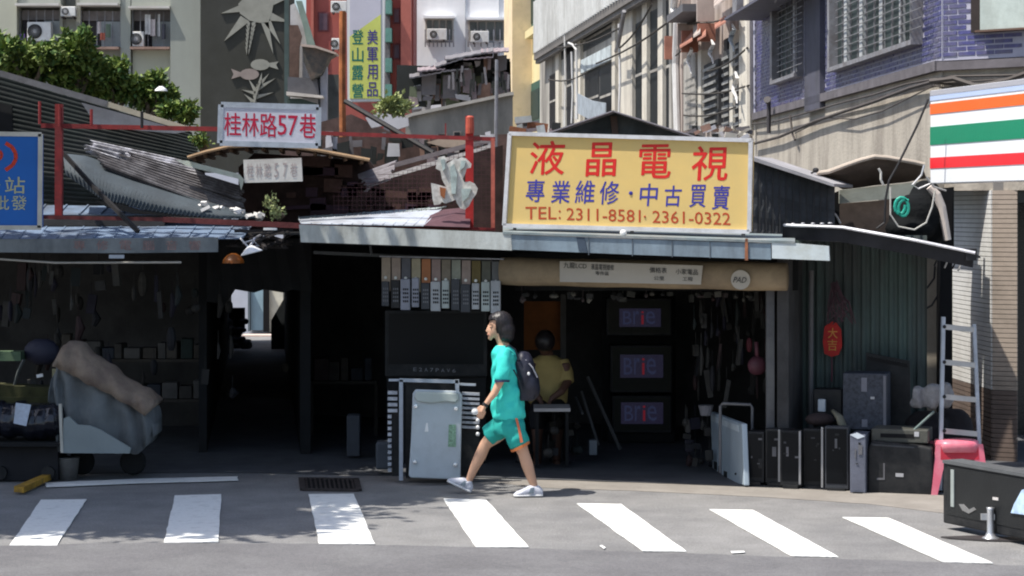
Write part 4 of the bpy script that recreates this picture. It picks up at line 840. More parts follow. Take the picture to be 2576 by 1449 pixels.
for ch, u, v, w, h in (('液', 1377, 397, 86, 84), ('晶', 1513, 401, 74, 84), ('電', 1648, 406, 80, 84), ('視', 1786, 411, 90, 86)): write(ch, YS, u, v, w, h, red, ysn, -.0008, .012, .0, shear=.06)
for ch, u, v, w, h in (('專', 1347, 480, 46, 56), ('業', 1411, 483, 46, 56), ('維', 1472, 483, 48, 58), ('修', 1533, 485, 48, 58), ('中', 1632, 490, 44, 56), ('古', 1693, 493, 42, 52), ('買', 1756, 493, 40, 56), ('賣', 1814, 497, 42, 60)): write(ch, YS, u, v, w, h, blu, ysn, -.0008, .008, shear=.08)
MB().add(*(lambda q: (q.v, q.f))(MB().ell(YS.p(1587, 486, -.004), (.018, .006, .018)))).build('dot', blu, ysn)
xs = {}
for txt, u, v, w in (('TEL', 1361, 536, 78), (':', 1408, 540, 5), ('2311-8581', 1518, 541, 186), ('2361-0322', 1739, 548, 196)): write(txt, YS, u, v, w, 31 if txt != ':' else 22, drd, ysn, -.0008, .006, -.0 if len(txt) < 5 else .028)
MB().add(*(lambda q: (q.v, q.f))(MB().ell(YS.p(1622, 545, -.004), (.010, .006, .010)))).build('dot', drd, ysn)
for u in (1295, 1590, 1870): MB().bar(YS.p(u, 570 + (u - 1295) * .025, .06), YS.p(u, 592 + (u - 1295) * .025, .06), .03).build('foot', steel, ysn)
one('spot_bulb', MB().ell(YS.p(1568, 586, -.2), (.03, .03, .03)), M('white bulb glass', (.75, .75, .73), .3), 'small white bulb under the middle of the yellow signboard', 'bulb')
# gable behind, dark side wall, edge roof
gb = thing('gable_roof', 'small grey gable roof peeping over the yellow signboard', 'roof', (1, 21.3, 2.5))
GY = 21.0
MB().prism([P(1395, 338, GY + .3), P(1542, 283, GY + .3), P(1752, 352, GY + .3), P(1752, 420, GY + .3), P(1395, 420, GY + .3)], (0, .1, 0)).build('gable_wall', M('dark gable board', (.05, .06, .065), .8, var=.4, scale=4, dirt=(.12, .12, .12), dscale=3), gb)
for a, b in (((1340, 346), (1543, 277)), ((1541, 277), (1772, 350))):
    q = [P(*a, GY), P(*b, GY), P(*b, GY + 2), P(*a, GY + 2)]; q[2] = q[1] + Vector((.3, 2, 0)); q[3] = q[0] + Vector((.3, 2, 0))
    MB().prism(q, (0, 0, -.012)).build('roof_slope', M('lilac grey edge', (.36, .33, .35), .7, var=.15), gb)
MB().prism([P(1535, 292, GY + .25), P(1552, 292, GY + .25), P(1556, 340, GY + .25), P(1540, 340, GY + .25)], (0, .04, 0)).build('king_post', M('brown post', (.09, .06, .05), .8), gb)
MB().corr(P(1888, 398, 20.3), P(1888, 592, 20.3), P(2100, 610, 20.3), P(2100, 470, 20.3), 3, .004, .01).build('side_wall', M('charcoal sheet', (.055, .06, .065), .7, var=.3, dirt=(.11, .11, .12), dscale=2), gb)
for k in range(12): MB().bar(P(1894 + k * 17, 404 + k * 5.6, 20.28), P(1894 + k * 17, 592, 20.28), .012, .012).build('rib', M('charcoal rib', (.035, .038, .042), .7), gb)
MB().prism([P(1886, 392, 20.2), P(2098, 462, 20.1), P(2098, 470, 20.1), P(1886, 402, 20.2)], (.3, .8, 0)).build('eave', M('grey eave', (.34, .33, .34), .7, var=.2), gb)
for k in range(24):
    u = rnd.uniform(1735, 1880); v = rnd.uniform(318, 350); c = P(u, v, 21.6 + rnd.uniform(0, .5)); mt = [mts[2], litp, mts[0], mts[3], mts[4]][k % 5]
    tag(MB().box(c, (rnd.uniform(.04, .16), .08, rnd.uniform(.02, .07)), 0, 0, rnd.uniform(-.6, .6)).build('roof_scrap', mt), 'bit of scrap piled on the roof right of the small gable', 'scrap', 'scrap piled on the roof right of the gable')
for k in range(14):
    u = rnd.uniform(1288, 1400); v = rnd.uniform(300, 338); c = P(u, v, 22 + rnd.uniform(0, .8)); mt = [mts[1], fas_w, mts[0], rust, mts[4]][k % 5]
    tag(MB().box(c, (rnd.uniform(.05, .22), .08, rnd.uniform(.03, .09)), 0, 0, rnd.uniform(-.5, .3)).build('roof_scrap', mt), 'bit of scrap lying on the roof left of the small gable', 'scrap', 'scrap lying on the roof left of the gable')
# right shelter
GS = FR.off(1.0)
gsd = thing('green_shed', 'dull green corrugated shed wall behind the row of old televisions', 'shed', GS.xz(2160, 0, 0))
grt = M('dull green tin', (.075, .115, .105), .65, .1, var=.2, scale=2, dirt=(.055, .045, .048), damt=.6, dscale=1.5, streak=5)
A_, B_ = GS.xz(1965, 0), GS.xz(2332, 0)
m = MB(); m.corr(A_, B_, B_ + Vector((0, 0, 2.2)), A_ + Vector((0, 0, 2.2)), 16, .010, .01); m.build('wall_sheet', grt, gsd)
RF = [FR.p(1972, 566, -.1), FR.p(2120, 572, -.35), FR.p(2300, 604, -.4), FR.p(2452, 636, -.4)]
RB = [Vector((p.x + .35, p.y + 1.4, p.z - .06)) for p in RF]
MB().sheet([RF, RB], .015).build('roof_sheet', M('dark felt roof', (.05, .05, .055), .8, var=.3), gsd)
MB().tube([p + Vector((0, -.02, 0)) for p in RF], .014, 6).build('roof_edge', M('bright aluminium lip', (.72, .72, .76), .4, .4, dirt=(.4, .4, .4), dscale=6), gsd)
m = MB(); m.sheet([[p + Vector((0, .03, -.01)) for p in RF], [p + Vector((0, .06, -.12)) for p in RF]], .02); m.build('valance', M('black valance', (.02, .02, .023), .8, var=.4), gsd)
MB().box(FR.p(2440, 640, -.35), (.09, .12, .1)).build('bracket', wire, gsd)
pgrey = M('grey drain pipe', (.16, .16, .165), .6, var=.2, dirt=(.09, .07, .07), dscale=4)
one('drainpipe', MB().tube([GS.xz(2040, 0, -.15), GS.xz(2040, 1.0, -.15), GS.xz(2041, 1.88, -.15)], .022, 8), pgrey, 'thin grey drainpipe down the green shed wall left of the red charm', 'drainpipe')
one('shop_post', MB().bar(FR.xz(1937, 0, .25), FR.xz(1937, 1.9, .25), .07), M('grey post', (.085, .085, .09), .7, var=.2, dirt=(.16, .16, .15), dscale=3), 'grey steel post at the right edge of the shop opening', 'post')
cn = thing('arched_canopy', 'bowed canvas canopy with a pale rim under the concrete wall', 'canopy', (3.3, 20.9, 2.5))
rim = [(2055, 436), (2085, 432), (2130, 415), (2165, 403), (2200, 394), (2235, 397), (2270, 403), (2300, 408), (2325, 414)]
r0 = [P(u, v, 20.6) for u, v in rim]; bot = [(2062, 446), (2090, 460), (2120, 474), (2160, 470), (2200, 464), (2240, 460), (2280, 456), (2310, 450), (2330, 446)]
r1 = [P(u, v, 20.9) for u, v in bot]
MB().sheet([r0, [a.lerp(b, .5) + Vector((0, .1, .02)) for a, b in zip(r0, r1)], r1], .01).build('canvas', M('brown canvas', (.13, .10, .08), .85, var=.25, scale=5, dirt=(.07, .05, .04), dscale=3), cn, True)
MB().tube(r0, .022, 7).build('rim', M('cream canvas rim', (.48, .41, .34), .8, var=.15), cn)
MB().prism([P(2112, 478, 20.95), P(2300, 458, 20.95), P(2345, 452, 20.95), P(2345, 486, 20.95), P(2240, 500, 20.95), P(2112, 512, 20.95)], (0, .06, 0)).build('beam', M('pale green beam', (.38, .40, .35), .8, var=.12, dirt=(.25, .25, .2), dscale=3), cn)
MB().prism([P(2112, 512, 21.1), P(2240, 502, 21.1), P(2238, 590, 21.1), P(2112, 590, 21.1)], (0, .06, 0)).build('panel', M('umber panel', (.085, .065, .055), .8, var=.4, scale=4), cn)
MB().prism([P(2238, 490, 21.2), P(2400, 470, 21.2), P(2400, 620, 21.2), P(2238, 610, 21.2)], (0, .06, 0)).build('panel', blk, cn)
MB().prism([P(1985, 492, 20.8), P(2062, 478, 20.8), P(2062, 515, 20.8), P(1985, 530, 20.8)], (0, .05, 0)).build('lintel', M('grey board', (.20, .20, .19), .8), cn)
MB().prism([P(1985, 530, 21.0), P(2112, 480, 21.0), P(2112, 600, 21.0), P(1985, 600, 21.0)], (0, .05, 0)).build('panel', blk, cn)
MB().tube([P(2052, 478, 20.6), P(2072, 560, 20.6)], .035, 8).build('strut', M('grey strut', (.26, .26, .25), .7, var=.2), cn)
hose = M('pale hose', (.55, .54, .50), .6, var=.2)
MB().tube([P(u, v, 20.5) for u, v in ((2078, 482), (2084, 504), (2094, 520), (2092, 532), (2104, 542), (2114, 562))], .011, 6).build('hose', hose, cn)
MB().tube([P(u, v, 20.4) for u, v in ((2078 + 132, 424), (2216, 434), (2216, 452), (2222, 466))], .012, 6).build('hose', hose, cn)
for k, (u, v) in enumerate(((1995, 567), (2020, 566), (2045, 566), (2068, 566), (2088, 565))): MB().ell(P(u, v - 3, 19.9), (.022, .02, .012)).build('bolt', alu, cn)
for k in range(3): MB().tube([P(1998 + k * 32, 568, 20.5), P(2002 + k * 32, 545, 20.5), P(2000 + k * 34, 528, 20.5)], .006, 5).build('hose', hose, cn)
one('small_floodlamp', MB().ell(P(2052, 428, 20.5), (.03, .05, .025)).tube([P(2052, 430, 20.5), P(2040, 436, 20.5)], .01, 6), wire, 'tiny black lamp on the ridge where the eave meets the bowed canopy', 'lamp')
bag = MB()
for p, r in ((P(2305, 545, 20.4), (.26, .2, .22)), (P(2330, 520, 20.5), (.18, .16, .26)), (P(2290, 575, 20.35), (.24, .2, .13)), (P(2345, 560, 20.45), (.14, .14, .22))): bag.ell(p, r, 16, 10)
bagm = remesh(bag, .02, 4); tag(bagm.build('black_bag', M('black sacking', (.006, .007, .008), .9, var=.3, bump=.8, bscale=14, spec=.15), None, True), 'bulging black sack on the shelter roof below the striped sign', 'sack')
teal = M('teal plastic', (.03, .36, .27), .4, var=.15)
tp = [P(2262 + 15 * math.cos(a) + 8 * a / 6, 515 + 22 * math.sin(a) + 5 * a / 6, 20.12) for a in [k * .5 for k in range(24)]]
one('teal_coil', MB().tube(tp, .016, 7), teal, 'coil of teal plastic strap on the black sack', 'strap coil')
for k, pts in enumerate((((2335, 250), (2310, 310), (2280, 372), (2256, 420), (2236, 455), (2228, 500), (2225, 560), (2205, 575)), )):
    one('drop_cable', MB().tube([P(u, v, 19.6) for u, v in pts], .011, 6), wire, 'black cable dropping from the left edge of the striped sign to the shelter roof', 'cable')
one('looped_wire', MB().tube([P(u, v, 20.05) for u, v in ((2240, 470), (2240, 540), (2260, 570), (2300, 578), (2330, 560), (2345, 520), (2352, 480))], .008, 6), hose, 'thin pale wire looped round the front of the black sack', 'wire')
one('cable_tangle', MB().tube([P(u, v, 20.1) for u, v in ((2325, 415), (2318, 440), (2295, 465), (2310, 475), (2340, 462), (2330, 445), (2350, 470), (2380, 480))], .010, 6), M('silver foil', (.6, .6, .6), .3, .5), 'silver knot of cables above the black sack', 'cable')
one('white_duct', MB().tube([P(2338, 470, 20.3), P(2356, 490, 20.3), P(2368, 520, 20.3), P(2376, 560, 20.3), P(2384, 604, 20.3)], [.036, .042, .042, .038, .034], 10), M('cream duct', (.68, .60, .54), .6, var=.08), 'cream plastic duct curving down beside the arcade pillar', 'duct')
# cables on the concrete band
def wall_cable(name, pts, lab, r=.012, d=-.05):
    out = []
    for u, v in pts: out.append((PL if u < 2364 else CF).p(u, v, d))
    sm = []
    for i in range(len(out) - 1):
        for k in range(4): sm.append(out[i].lerp(out[i + 1], k / 4))
    sm.append(out[-1]); one(name, MB().tube(sm, r, 5), M('sooty cable', (.07, .06, .055), .7), lab, 'cable')
wall_cable('wall_cable', ((1890, 312), (1950, 306), (2030, 284), (2120, 258), (2200, 238), (2280, 212), (2345, 200), (2400, 192), (2520, 190), (2640, 186)), 'highest black cable sagging along the beige concrete band')
wall_cable('wall_cable', ((1895, 362), (1960, 345), (2050, 306), (2120, 282), (2200, 256), (2290, 222), (2350, 205), (2420, 212), (2500, 216), (2640, 205)), 'thick bundle cable looping below the highest one on the beige band', .022)
wall_cable('wall_cable', ((2000, 335), (2080, 296), (2150, 300), (2220, 280), (2290, 245), (2350, 215), (2380, 222), (2440, 205), (2530, 198), (2640, 215)), 'thin slack cable hanging lowest on the beige band', .008)
wall_cable('wall_cable', ((2340, 205), (2400, 198), (2460, 218), (2540, 200), (2600, 178), (2660, 192)), 'stout dark cable crossing above the striped sign', .026, -.1)
wall_cable('wall_cable', ((1988, 290), (1994, 340), (2000, 352)), 'short vertical conduit under the shaded column', .016)

# ================================================================ ALLEY
al = thing('alley_end_wall', 'pale wall with a light blue door at the sunlit far end of the alley', 'wall', (-4.7, 43.2, 0))
AE = frontal(43.2)
MB().zr(AE, 470, 800, 0, 3.2, .3, .5).build('wall', M('white alley wall', (.52, .54, .60), .8, var=.08), al)
MB().pr(AE, 628, 720, 662, 832, .2, .28).build('door', M('pale blue door', (.33, .47, .54), .6, var=.08), al)
MB().pr(AE, 622, 720, 627, 834, .1, .28).build('door_frame', M('slate frame', (.12, .15, .17), .7), al)
MB().pr(AE, 662, 720, 676, 835, .0, .28).build('dark_jamb', blk, al)
MB().pr(AE, 676, 725, 745, 835, .1, .28).build('cream_panel', M('cream panel', (.60, .58, .48), .8), al)
one('pale_steps', MB().box(P(652, 848, 42.6), (.62, .5, .10)).box(P(650, 860, 41.6), (.66, .4, .09)), M('pink stone', (.62, .50, .44), .8, var=.1), 'pale pinkish steps in front of the alley end door', 'steps')
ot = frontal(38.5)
one('shadow_wedge', MB().pp(ot, [(682, 806), (722, 738), (727, 738), (732, 920), (682, 905)], 0, .05), M('shadow charcoal', (.03, .035, .04), .7), 'dark wedge standing in for the shadow across the cream panel in the alley', 'board')  # solid dark wedge added in place of a shadow on the sunlit wall
one('alley_bench', MB().box(P(588, 800, 38), (.36, .3, .35)).box(P(586, 838, 37.8), (.3, .3, .05)), M('near black timber', (.02, .018, .02), .8), 'dark cabinet standing left of the pale blue alley door', 'cabinet')
m = MB()
for k in range(16): m.ell(P(rnd.uniform(540, 622), rnd.uniform(800, 868), 37 + rnd.random()), (rnd.uniform(.04, .14), .1, rnd.uniform(.03, .12)), 7, 5)
tag(m.build('alley_clutter', M('mixed dim goods', (.20, .18, .20), .8, var=.7, scale=12)), 'heap of small goods at the left foot of the alley', 'goods', kind='stuff')
one('hanging_tarp', MB().sheet([[P(520 + 24 * i, 600, 21.6 + .03 * (i % 2)) for i in range(12)], [P(520 + 24 * i, 728 + (i % 3) * 4 - (i in (0, 1, 2)) * -30, 21.6 + .03 * ((i + 1) % 2)) for i in range(12)]], .01), soot, 'black tarp hanging low across the alley mouth', 'tarp')
MB().zr(frontal(36.0), 430, 625, 1.35, 2.3, 0, .1).build('beam', soot, ls)
m = MB(); m.prism([(-3.3, 20.3, 2.20), (-0.9, 20.0, 2.20), (-1.2, 25.8, 2.2), (-3.6, 38.2, 2.20), (-5.6, 38.2, 2.20)], (0, 0, .02)); o = tag(m.build('alley_cover', deep), 'dark sheeting roofing the narrow alley between the stalls', 'roof')
one('sun_spot', MB().ell(P(717, 925, 30), (.05, .03, .07), 8, 6), M('sun spot white', (.6, .55, .5), .9, emit=None), 'small pale blob standing in for a sun spot on the right side of the alley', 'light spot')  # pale blob added in place of a sun spot on the alley wall
# lamps over the alley mouth
fl_ = thing('flood_lamp', 'round white reflector lamp hanging at the alley mouth', 'lamp', P(632, 650, 19.7))
g = MB().lathe((0, 0, 0), [(.02, .05), (.05, .03), (.10, -.01), (.105, -.02), (.09, -.015), (.04, .01), (.01, .02)], 20); Rr = Matrix.Rotation(-.25, 3, 'Y'); g.v = [Rr @ p + P(632, 632, 19.7) for p in g.v]
g.build('reflector', M('white enamel', (.80, .80, .80), .35), fl_, True)
MB().tube([P(628, 622, 19.7), P(640, 600, 19.8), P(655, 592, 20)], .012, 6).build('arm', alu, fl_); MB().box(P(680, 576, 19.9), (.12, .05, .02)).build('mount_plate', M('white enamel', (0, 0, 0)), fl_)
MB().tube([P(612, 612, 19.8), P(635, 604, 19.75), P(650, 618, 19.8), P(625, 622, 19.7), P(605, 600, 19.8)], .010, 6).build('wire', alu, fl_)
one('amber_lamp', MB().lathe(P(587, 662, 19.9), [(.10, 0), (.095, .03), (.06, .07), (.02, .09)], 16), M('amber plastic', (.22, .065, .008), .4), 'small amber lampshade left of the white reflector lamp', 'lamp')
bn = MB()
for k in range(30): bn.bar(P(rnd.uniform(560, 750), rnd.uniform(575, 625), 20 + rnd.random() * .4), P(rnd.uniform(560, 750), rnd.uniform(575, 625), 20 + rnd.random() * .4), rnd.uniform(.01, .03))
tag(bn.build('roof_debris', M('dark tangle', (.03, .026, .026), .8, var=.6, scale=10)), 'tangle of dark timber and wire over the alley mouth', 'debris', kind='stuff')

# ================================================================ GOODS
def gbox(name, lab, cat, pl, u0, v0, u1, v1, d0, d1, mat, bev=.008, group=None, parts=()):
    t = thing(name, lab, cat, pl.xz((u0 + u1) / 2, pl.z(u0, v1), d0), group)
    bevel(MB().pr(pl, u0, v0, u1, v1, d0, d1).build('casing', mat, t), bev)
    for nm, a, b, c, d, e, f, mt in parts: MB().pr(pl, a, b, c, d, d0 + e, d0 + f).build(nm, mt, t)
    return t
tick = M('silver tick', (.45, .45, .47), .4, .3)
# rack and grey appliance panel
RK = frontal(19.35)
rk = thing('wire_rack', 'silver framed rack of slatted trays behind the grey metal panel', 'rack', (-.6, 19.4, 0))
for u, v0, v1 in ((1009, 955, 1208), (1150, 955, 1208)): MB().bar(RK.p(u, v1, .0), RK.p(u, v0, .0), .034, .03).build('post', alub, rk)
MB().bar(RK.p(1005, 956), RK.p(1153, 960), .03).build('top_rail', alub, rk); MB().bar(RK.p(978, 956, .05), RK.p(1005, 956, .05), .02).build('top_rail', alub, rk); MB().bar(RK.p(1150, 966, .05), RK.p(1197, 968, .05), .02).build('top_rail', alub, rk)
MB().pp(RK, [(1020, 965), (1142, 965), (1142, 1205), (1020, 1205)], .06, .2).build('inner_case', tvb, rk)
pale = M('dim white slat', (.40, .42, .46), .5, var=.3, scale=20)
for k in range(14):
    v = 985 + k * 15; w = 24 if k < 4 else 9
    MB().pp(RK, [(975, v), (975 + w, v), (975 + w, v + 8), (975, v + 8)], .03, .1).build('tray', pale, rk)
for k in range(8):
    v = 988 + k * 12; MB().pp(RK, [(1162, v), (1206, v + 2), (1206, v + 8), (1162, v + 6)], .03, .1).build('tray', pale, rk)
MB().pp(RK, [(1160, 1040), (1205, 1040), (1205, 1200), (1160, 1200)], .08, .16).build('side_case', tvb, rk); MB().pp(RK, [(985, 985), (1004, 985), (1004, 1200), (985, 1200)], .08, .16).build('side_case', tvb, rk)
for v in (1058, 1075, 1092): MB().ell(RK.p(1202, v, .02), (.018, .015, .02), 8, 6).build('knob', M('white enamel', (0, 0, 0)), rk)
pn = thing('metal_panel', 'upright light grey appliance back panel with four studs at the roadside', 'appliance', (-.7, 19.2, 0))
PP = frontal(19.2)
lg = M('pale grey enamel', (.48, .53, .57), .4, var=.04, scale=6, dirt=(.38, .42, .44), damt=.4, dscale=7, bump=.05)
bevel(MB().pp(PP, [(1045, 980), (1155, 984), (1163, 995), (1160, 1110), (1158, 1207), (1032, 1202), (1028, 1195), (1034, 1100), (1038, 990)], 0, .05).build('body', lg, pn), .012, 3)
bevel(MB().pp(PP, [(1046, 984), (1152, 988), (1156, 1004), (1145, 1013), (1118, 1010), (1085, 1014), (1050, 1010), (1042, 1000)], -.035, .0).build('handle_hood', M('pale green enamel', (.42, .46, .44), .4, var=.05), pn), .012, 3)
for u, v in ((1045, 1022), (1147, 1028), (1043, 1163), (1145, 1170)):
    MB().lathe(PP.p(u, v, -.03), [(.004, 0), (.018, .002), (.02, .02), (.012, .035)], 12, 'Y').build('stud', M('chrome stud', (.75, .76, .78), .25, .6), pn)
MB().pp(PP, [(1129, 1068), (1147, 1068), (1147, 1124), (1127, 1124)], -.006, -.001).build('label_sticker', M('green print', (.25, .40, .28), .6, var=.5, scale=60), pn)
MB().pp(PP, [(1072, 1064), (1076, 1064), (1078, 1086), (1068, 1086)], -.004, -.001).build('scuff', M('white enamel', (0, 0, 0)), pn)
gbox('grey_bucket', 'low grey plastic tub left of the slatted rack', 'tub', frontal(19.9), 945, 1112, 985, 1182, 0, .2, M('slate plastic', (.06, .07, .085), .6), .02)
gbox('grey_box', 'tall narrow grey box standing on the stall floor left of the tub', 'box', frontal(21.2), 872, 1045, 905, 1148, 0, .2, M('dim grey card', (.06, .065, .075), .8), .01)
# large dark tv behind
bt_ = gbox('large_television', 'very large dark television behind the slatted rack', 'television', frontal(20.8), 968, 780, 1226, 948, 0, .1, tvb, .01, parts=(('screen', 978, 788, 1216, 916, -.006, -.001, scr),))
for k, ch in enumerate('E2A7PAV6'): write(ch, frontal(20.8), 1044 + k * 14, 929 + k * .5, 8, 9, M('dim grey print', (.22, .22, .24), .7), bt_, -.004, name='print')
MB().zr(frontal(20.8), 972, 1222, 0, 1.0, .05, .3).build('cabinet', soot, bt_)
# three lit televisions
for k, (u0, v0, u1, v1, su0, su1, sv0, sv1, lab) in enumerate(((1525, 750, 1690, 845, 1558, 1662, 776, 822, 'topmost of the three dimly lit televisions stacked at the back of the shop'),
        (1535, 868, 1692, 988, 1560, 1668, 892, 950, 'middle one of the three dimly lit televisions stacked at the back of the shop'), (1540, 995, 1690, 1090, 1562, 1668, 1012, 1066, 'lowest of the three dimly lit televisions stacked at the back of the shop'))):
    TP = frontal(22.6)
    t = gbox('lit_television', lab, 'television', TP, u0, v0, u1, v1, 0, .3, tvb, .012, 'lit televisions at the back of the shop', (('bezel', u0 + 6, v0 + 6, u1 - 6, v1 - 8, -.01, -.004, M('olive black bezel', (.014, .015, .010), .6)),))
    MB().pr(TP, su0, sv0, su1, sv1, -.02, -.011).build('screen', M('dim violet screen', (.01, .01, .02), .4, emit=(.045, .040, .10), es=.12, var=.5, scale=10), t)
    sb = M('lit blue shape', (.02, .02, .03), .5, emit=(.09, .11, .26), es=.10); sr = M('lit red shape', (.02, .01, .01), .5, emit=(.5, .03, .06), es=.12)
    h = sv1 - sv0
    for ch, u, w, mt in (('B', su0 + 20, 22, sb), ('r', su0 + 42, 14, sb), ('i', su0 + 58, 7, sr), ('e', su0 + 78, 24, sb)): write(ch, TP, u, (sv0 + sv1) / 2, w, h * .72, mt, t, -.022, 0, 0, .003, 'picture_letter')
MB().zr(frontal(22.9), 1500, 1720, 0, .3, 0, .3)
one('television_rack', MB().zr(frontal(22.62), 1530, 1696, .02, CH - (990 - HY) * 22.62 / F - .38, .02, .3).zr(frontal(23.0), 1515, 1700, 0, 1.6, 0, .1), soot, 'black rack carrying the three lit televisions', 'rack')
one('orange_board', MB().pr(frontal(23.2), 1318, 758, 1418, 880, 0, .04), M('orange board', (.22, .075, .02), .8, var=.3, scale=4), 'dull orange board on the wall behind the seated man', 'board')
one('door_post', MB().pr(frontal(23.0), 1410, 740, 1424, 1000, 0, .08), M('dim post', (.10, .095, .09), .8), 'thin pale post to the right of the seated man', 'post')
tb_ = thing('work_table', 'narrow pale topped work table in front of the seated man', 'table', P(1390, 1110, 20.6))
MB().box(P(1388, 1026, 20.6), (.34, .45, .03)).build('table_top', M('pale worn top', (.40, .38, .37), .6), tb_)
for dx in (-.14, .14): MB().box(P(1388, 1026, 20.6) + Vector((dx, 0, -.27)), (.03, .4, .52)).build('leg', soot, tb_)
for k, (a, b, lab) in enumerate((((1478, 948), (1560, 1130), 'longest thin rod leaning inside the shop'), ((1462, 985), (1505, 1120), 'middle thin rod leaning inside the shop'), ((1448, 1000), (1465, 1040), 'shortest flat stick leaning inside the shop'))):
    one('leaning_rod', MB().bar(P(*a, 21.6), P(*b, 21.2), .022), M('dim rod', (.10, .10, .10), .7), lab, 'rod')
gbox('white_carton', 'small pale carton on the shop floor near the leaning rods', 'carton', frontal(20.9), 1482, 1108, 1502, 1145, 0, .15, M('pale card', (.2, .22, .24), .8))
# remote controls
rp = FR.off(-.05); cards = [(.30, .24, .18), (.28, .22, .18), (.10, .10, .11), (.33, .29, .2), (.36, .15, .07), (.27, .2, .18), (.2, .17, .13), (.26, .27, .22), (.28, .22, .19), (.13, .10, .04)]
cols = ['tan', 'beige', 'charcoal', 'straw', 'orange', 'pinkish', 'olive', 'greenish', 'rosy', 'dark olive', 'smoky', 'grey']
bod = [tvg, M('ivory remote', (.36, .37, .38), .5), tvb, M('silver remote', (.25, .26, .31), .4, .2), M('pale green remote', (.36, .40, .38), .5)]
cards += [(.10, .10, .08), (.12, .12, .12)]
bi = [0, 2, 3, 3, 0, 1, 4, 0, 0, 1, 4, 1]
btnm = M('dark rubber key', (.02, .02, .022), .7); btnl = M('white button', (.62, .62, .58), .5)
for k in range(12):
    u = 970 + k * 25.2; v = 648 + k * .9
    t = thing('remote_control', '%s carded remote control hanging, number %s from the left over the shop front' % (cols[k], ('one', 'two', 'three', 'four', 'five', 'six', 'seven', 'eight', 'nine', 'ten', 'eleven', 'last')[k]), 'remote control', rp.p(u, v + 120), 'remote controls hung in a row')
    MB().pr(rp, u - 11, v, u + 11, v + 84, .012, .018).build('card', M('card ' + cols[k], cards[k], .8, var=.15, scale=14), t)
    bh_ = 122 + (k % 3) * 4; w = 9 + (k % 3) * 1.5; bm_ = bod[bi[k]]
    bevel(MB().pr(rp, u - w, v + 60 - (k % 4) * 4, u + w, v + bh_, -.015, .012).build('body', bm_, t), .006)
    MB().lathe(rp.p(u, v + 50, -.004), [(.003, 0), (.014, .002), (.014, .006)], 10, 'Y').build('button', btnl, t)
    for j in range(4):
        for i in (-1, 0, 1):
            MB().box(rp.p(u + i * 5, v + 78 + j * 10, -.018), (.012, .006, .018)).build('key', btnm if bi[k] in (1, 3, 4) else M('grey key', (.16, .16, .17), .6), t)
one('remote_rail', MB().bar(rp.p(955, 645, .0), rp.p(1268, 652, .0), .012), steel, 'thin rail from which the remote controls hang', 'rail')
# white tilted monitor and black sets
mo = thing('white_monitor', 'white flat monitor back standing askew at the shop threshold', 'monitor', G(1850, 1225))
WM = Plane((G(1785, 1180).x, G(1785, 1180).y), (G(1870, 1226).x, G(1870, 1226).y))
wm = M('bluish white plastic', (.36, .43, .49), .4, var=.05, scale=5)
bevel(MB().pp(WM, [(1787, 1036), (1866, 1066), (1872, 1222), (1835, 1210), (1792, 1178)], 0, .05).build('casing', wm, mo), .01)
MB().pp(WM, [(1790, 1045), (1858, 1071), (1858, 1086), (1790, 1058)], -.004, .0).build('top_band', M('lighter plastic', (.52, .58, .62), .4), mo)
for u, v in ((1797, 1160), (1808, 1172), (1822, 1184)): MB().pp(WM, [(u, v), (u + 7, v + 3), (u + 7, v + 24), (u, v + 18)], -.006, .001).build('socket', tvb, mo)
MB().ell(WM.p(1851, 1192, -.004), (.012, .006, .012)).build('knob', tvb, mo)
fr2 = thing('rail_frame', 'grey tubular frame standing behind the white monitor', 'frame', FR.p(1855, 1210, .35))
pf = FR.off(.45); MB().tube([pf.p(1812, 1190), pf.p(1812, 1022), pf.p(1818, 1015), pf.p(1888, 1018), pf.p(1893, 1026), pf.p(1890, 1200)], .014, 8).build('tube', M('worn grey tube', (.16, .16, .17), .5, .3), fr2)
def tvset(pl, u0, v0, u1, v1, lab, mt=tvb, edge=None, dep=.12, d0=0, face=True):
    t = thing('television', lab, 'television', pl.xz((u0 + u1) / 2, pl.z(u0, v1), d0), 'old televisions standing along the shop front')
    bevel(MB().pr(pl, u0, v0, u1, v1, d0, d0 + dep).build('casing', mt, t), .008)
    if face: MB().pr(pl, u0 + 5, v0 + 6, u1 - 5, v1 - 14, d0 - .004, d0 - .001).build('screen', scr, t)
    if edge: MB().pr(pl, edge, v0 + 2, edge + 5, v1 - 4, d0 - .012, d0 - .003).build('side_trim', M('brushed side trim', (.30, .30, .31), .4, .4), t)
    for q in range(4):
        a_, b__ = rnd.uniform(u0 + 8, u1 - 14), rnd.uniform(v0 + 15, v1 - 40)
        MB().pr(pl, a_, b__, a_ + rnd.choice([3, 6, 10]), b__ + rnd.choice([3, 5, 24]), d0 - .008, d0 - .0045).build('mark', rnd.choice([tvg, M('dim tick', (.12, .12, .13), .6), tvb]), t)
    MB().pr(pl, u0 + 8, v1 - 3, u1 - 8, v1 + 5, d0 - .03, d0 + dep + .03).build('foot', tvb, t)
    return t
RW = FR.off(.12)
tvset(RW, 1880, 1085, 1922, 1214, 'narrow black television just right of the white monitor', dep=.2)
tvset(RW, 1925, 1078, 1996, 1216, 'black television at the foot of the grey shop post', edge=1958)
tvset(RW.off(-.08), 1962, 1082, 2016, 1222, 'black television with a slim silver trim on its right edge', edge=2010)
tvset(RW, 2020, 1078, 2072, 1224, 'black television under the grey drainpipe')
tvset(RW.off(-.1), 2074, 1072, 2135, 1230, 'black television with curved silver stand edge', edge=2066, mt=tvg)
t = tvset(RW.off(-.22), 2138, 1092, 2178, 1240, 'slim steel grey set with a bright top corner', mt=M('steel grey plastic', (.13, .14, .18), .4, .2, var=.2, scale=6), dep=.3, face=False)
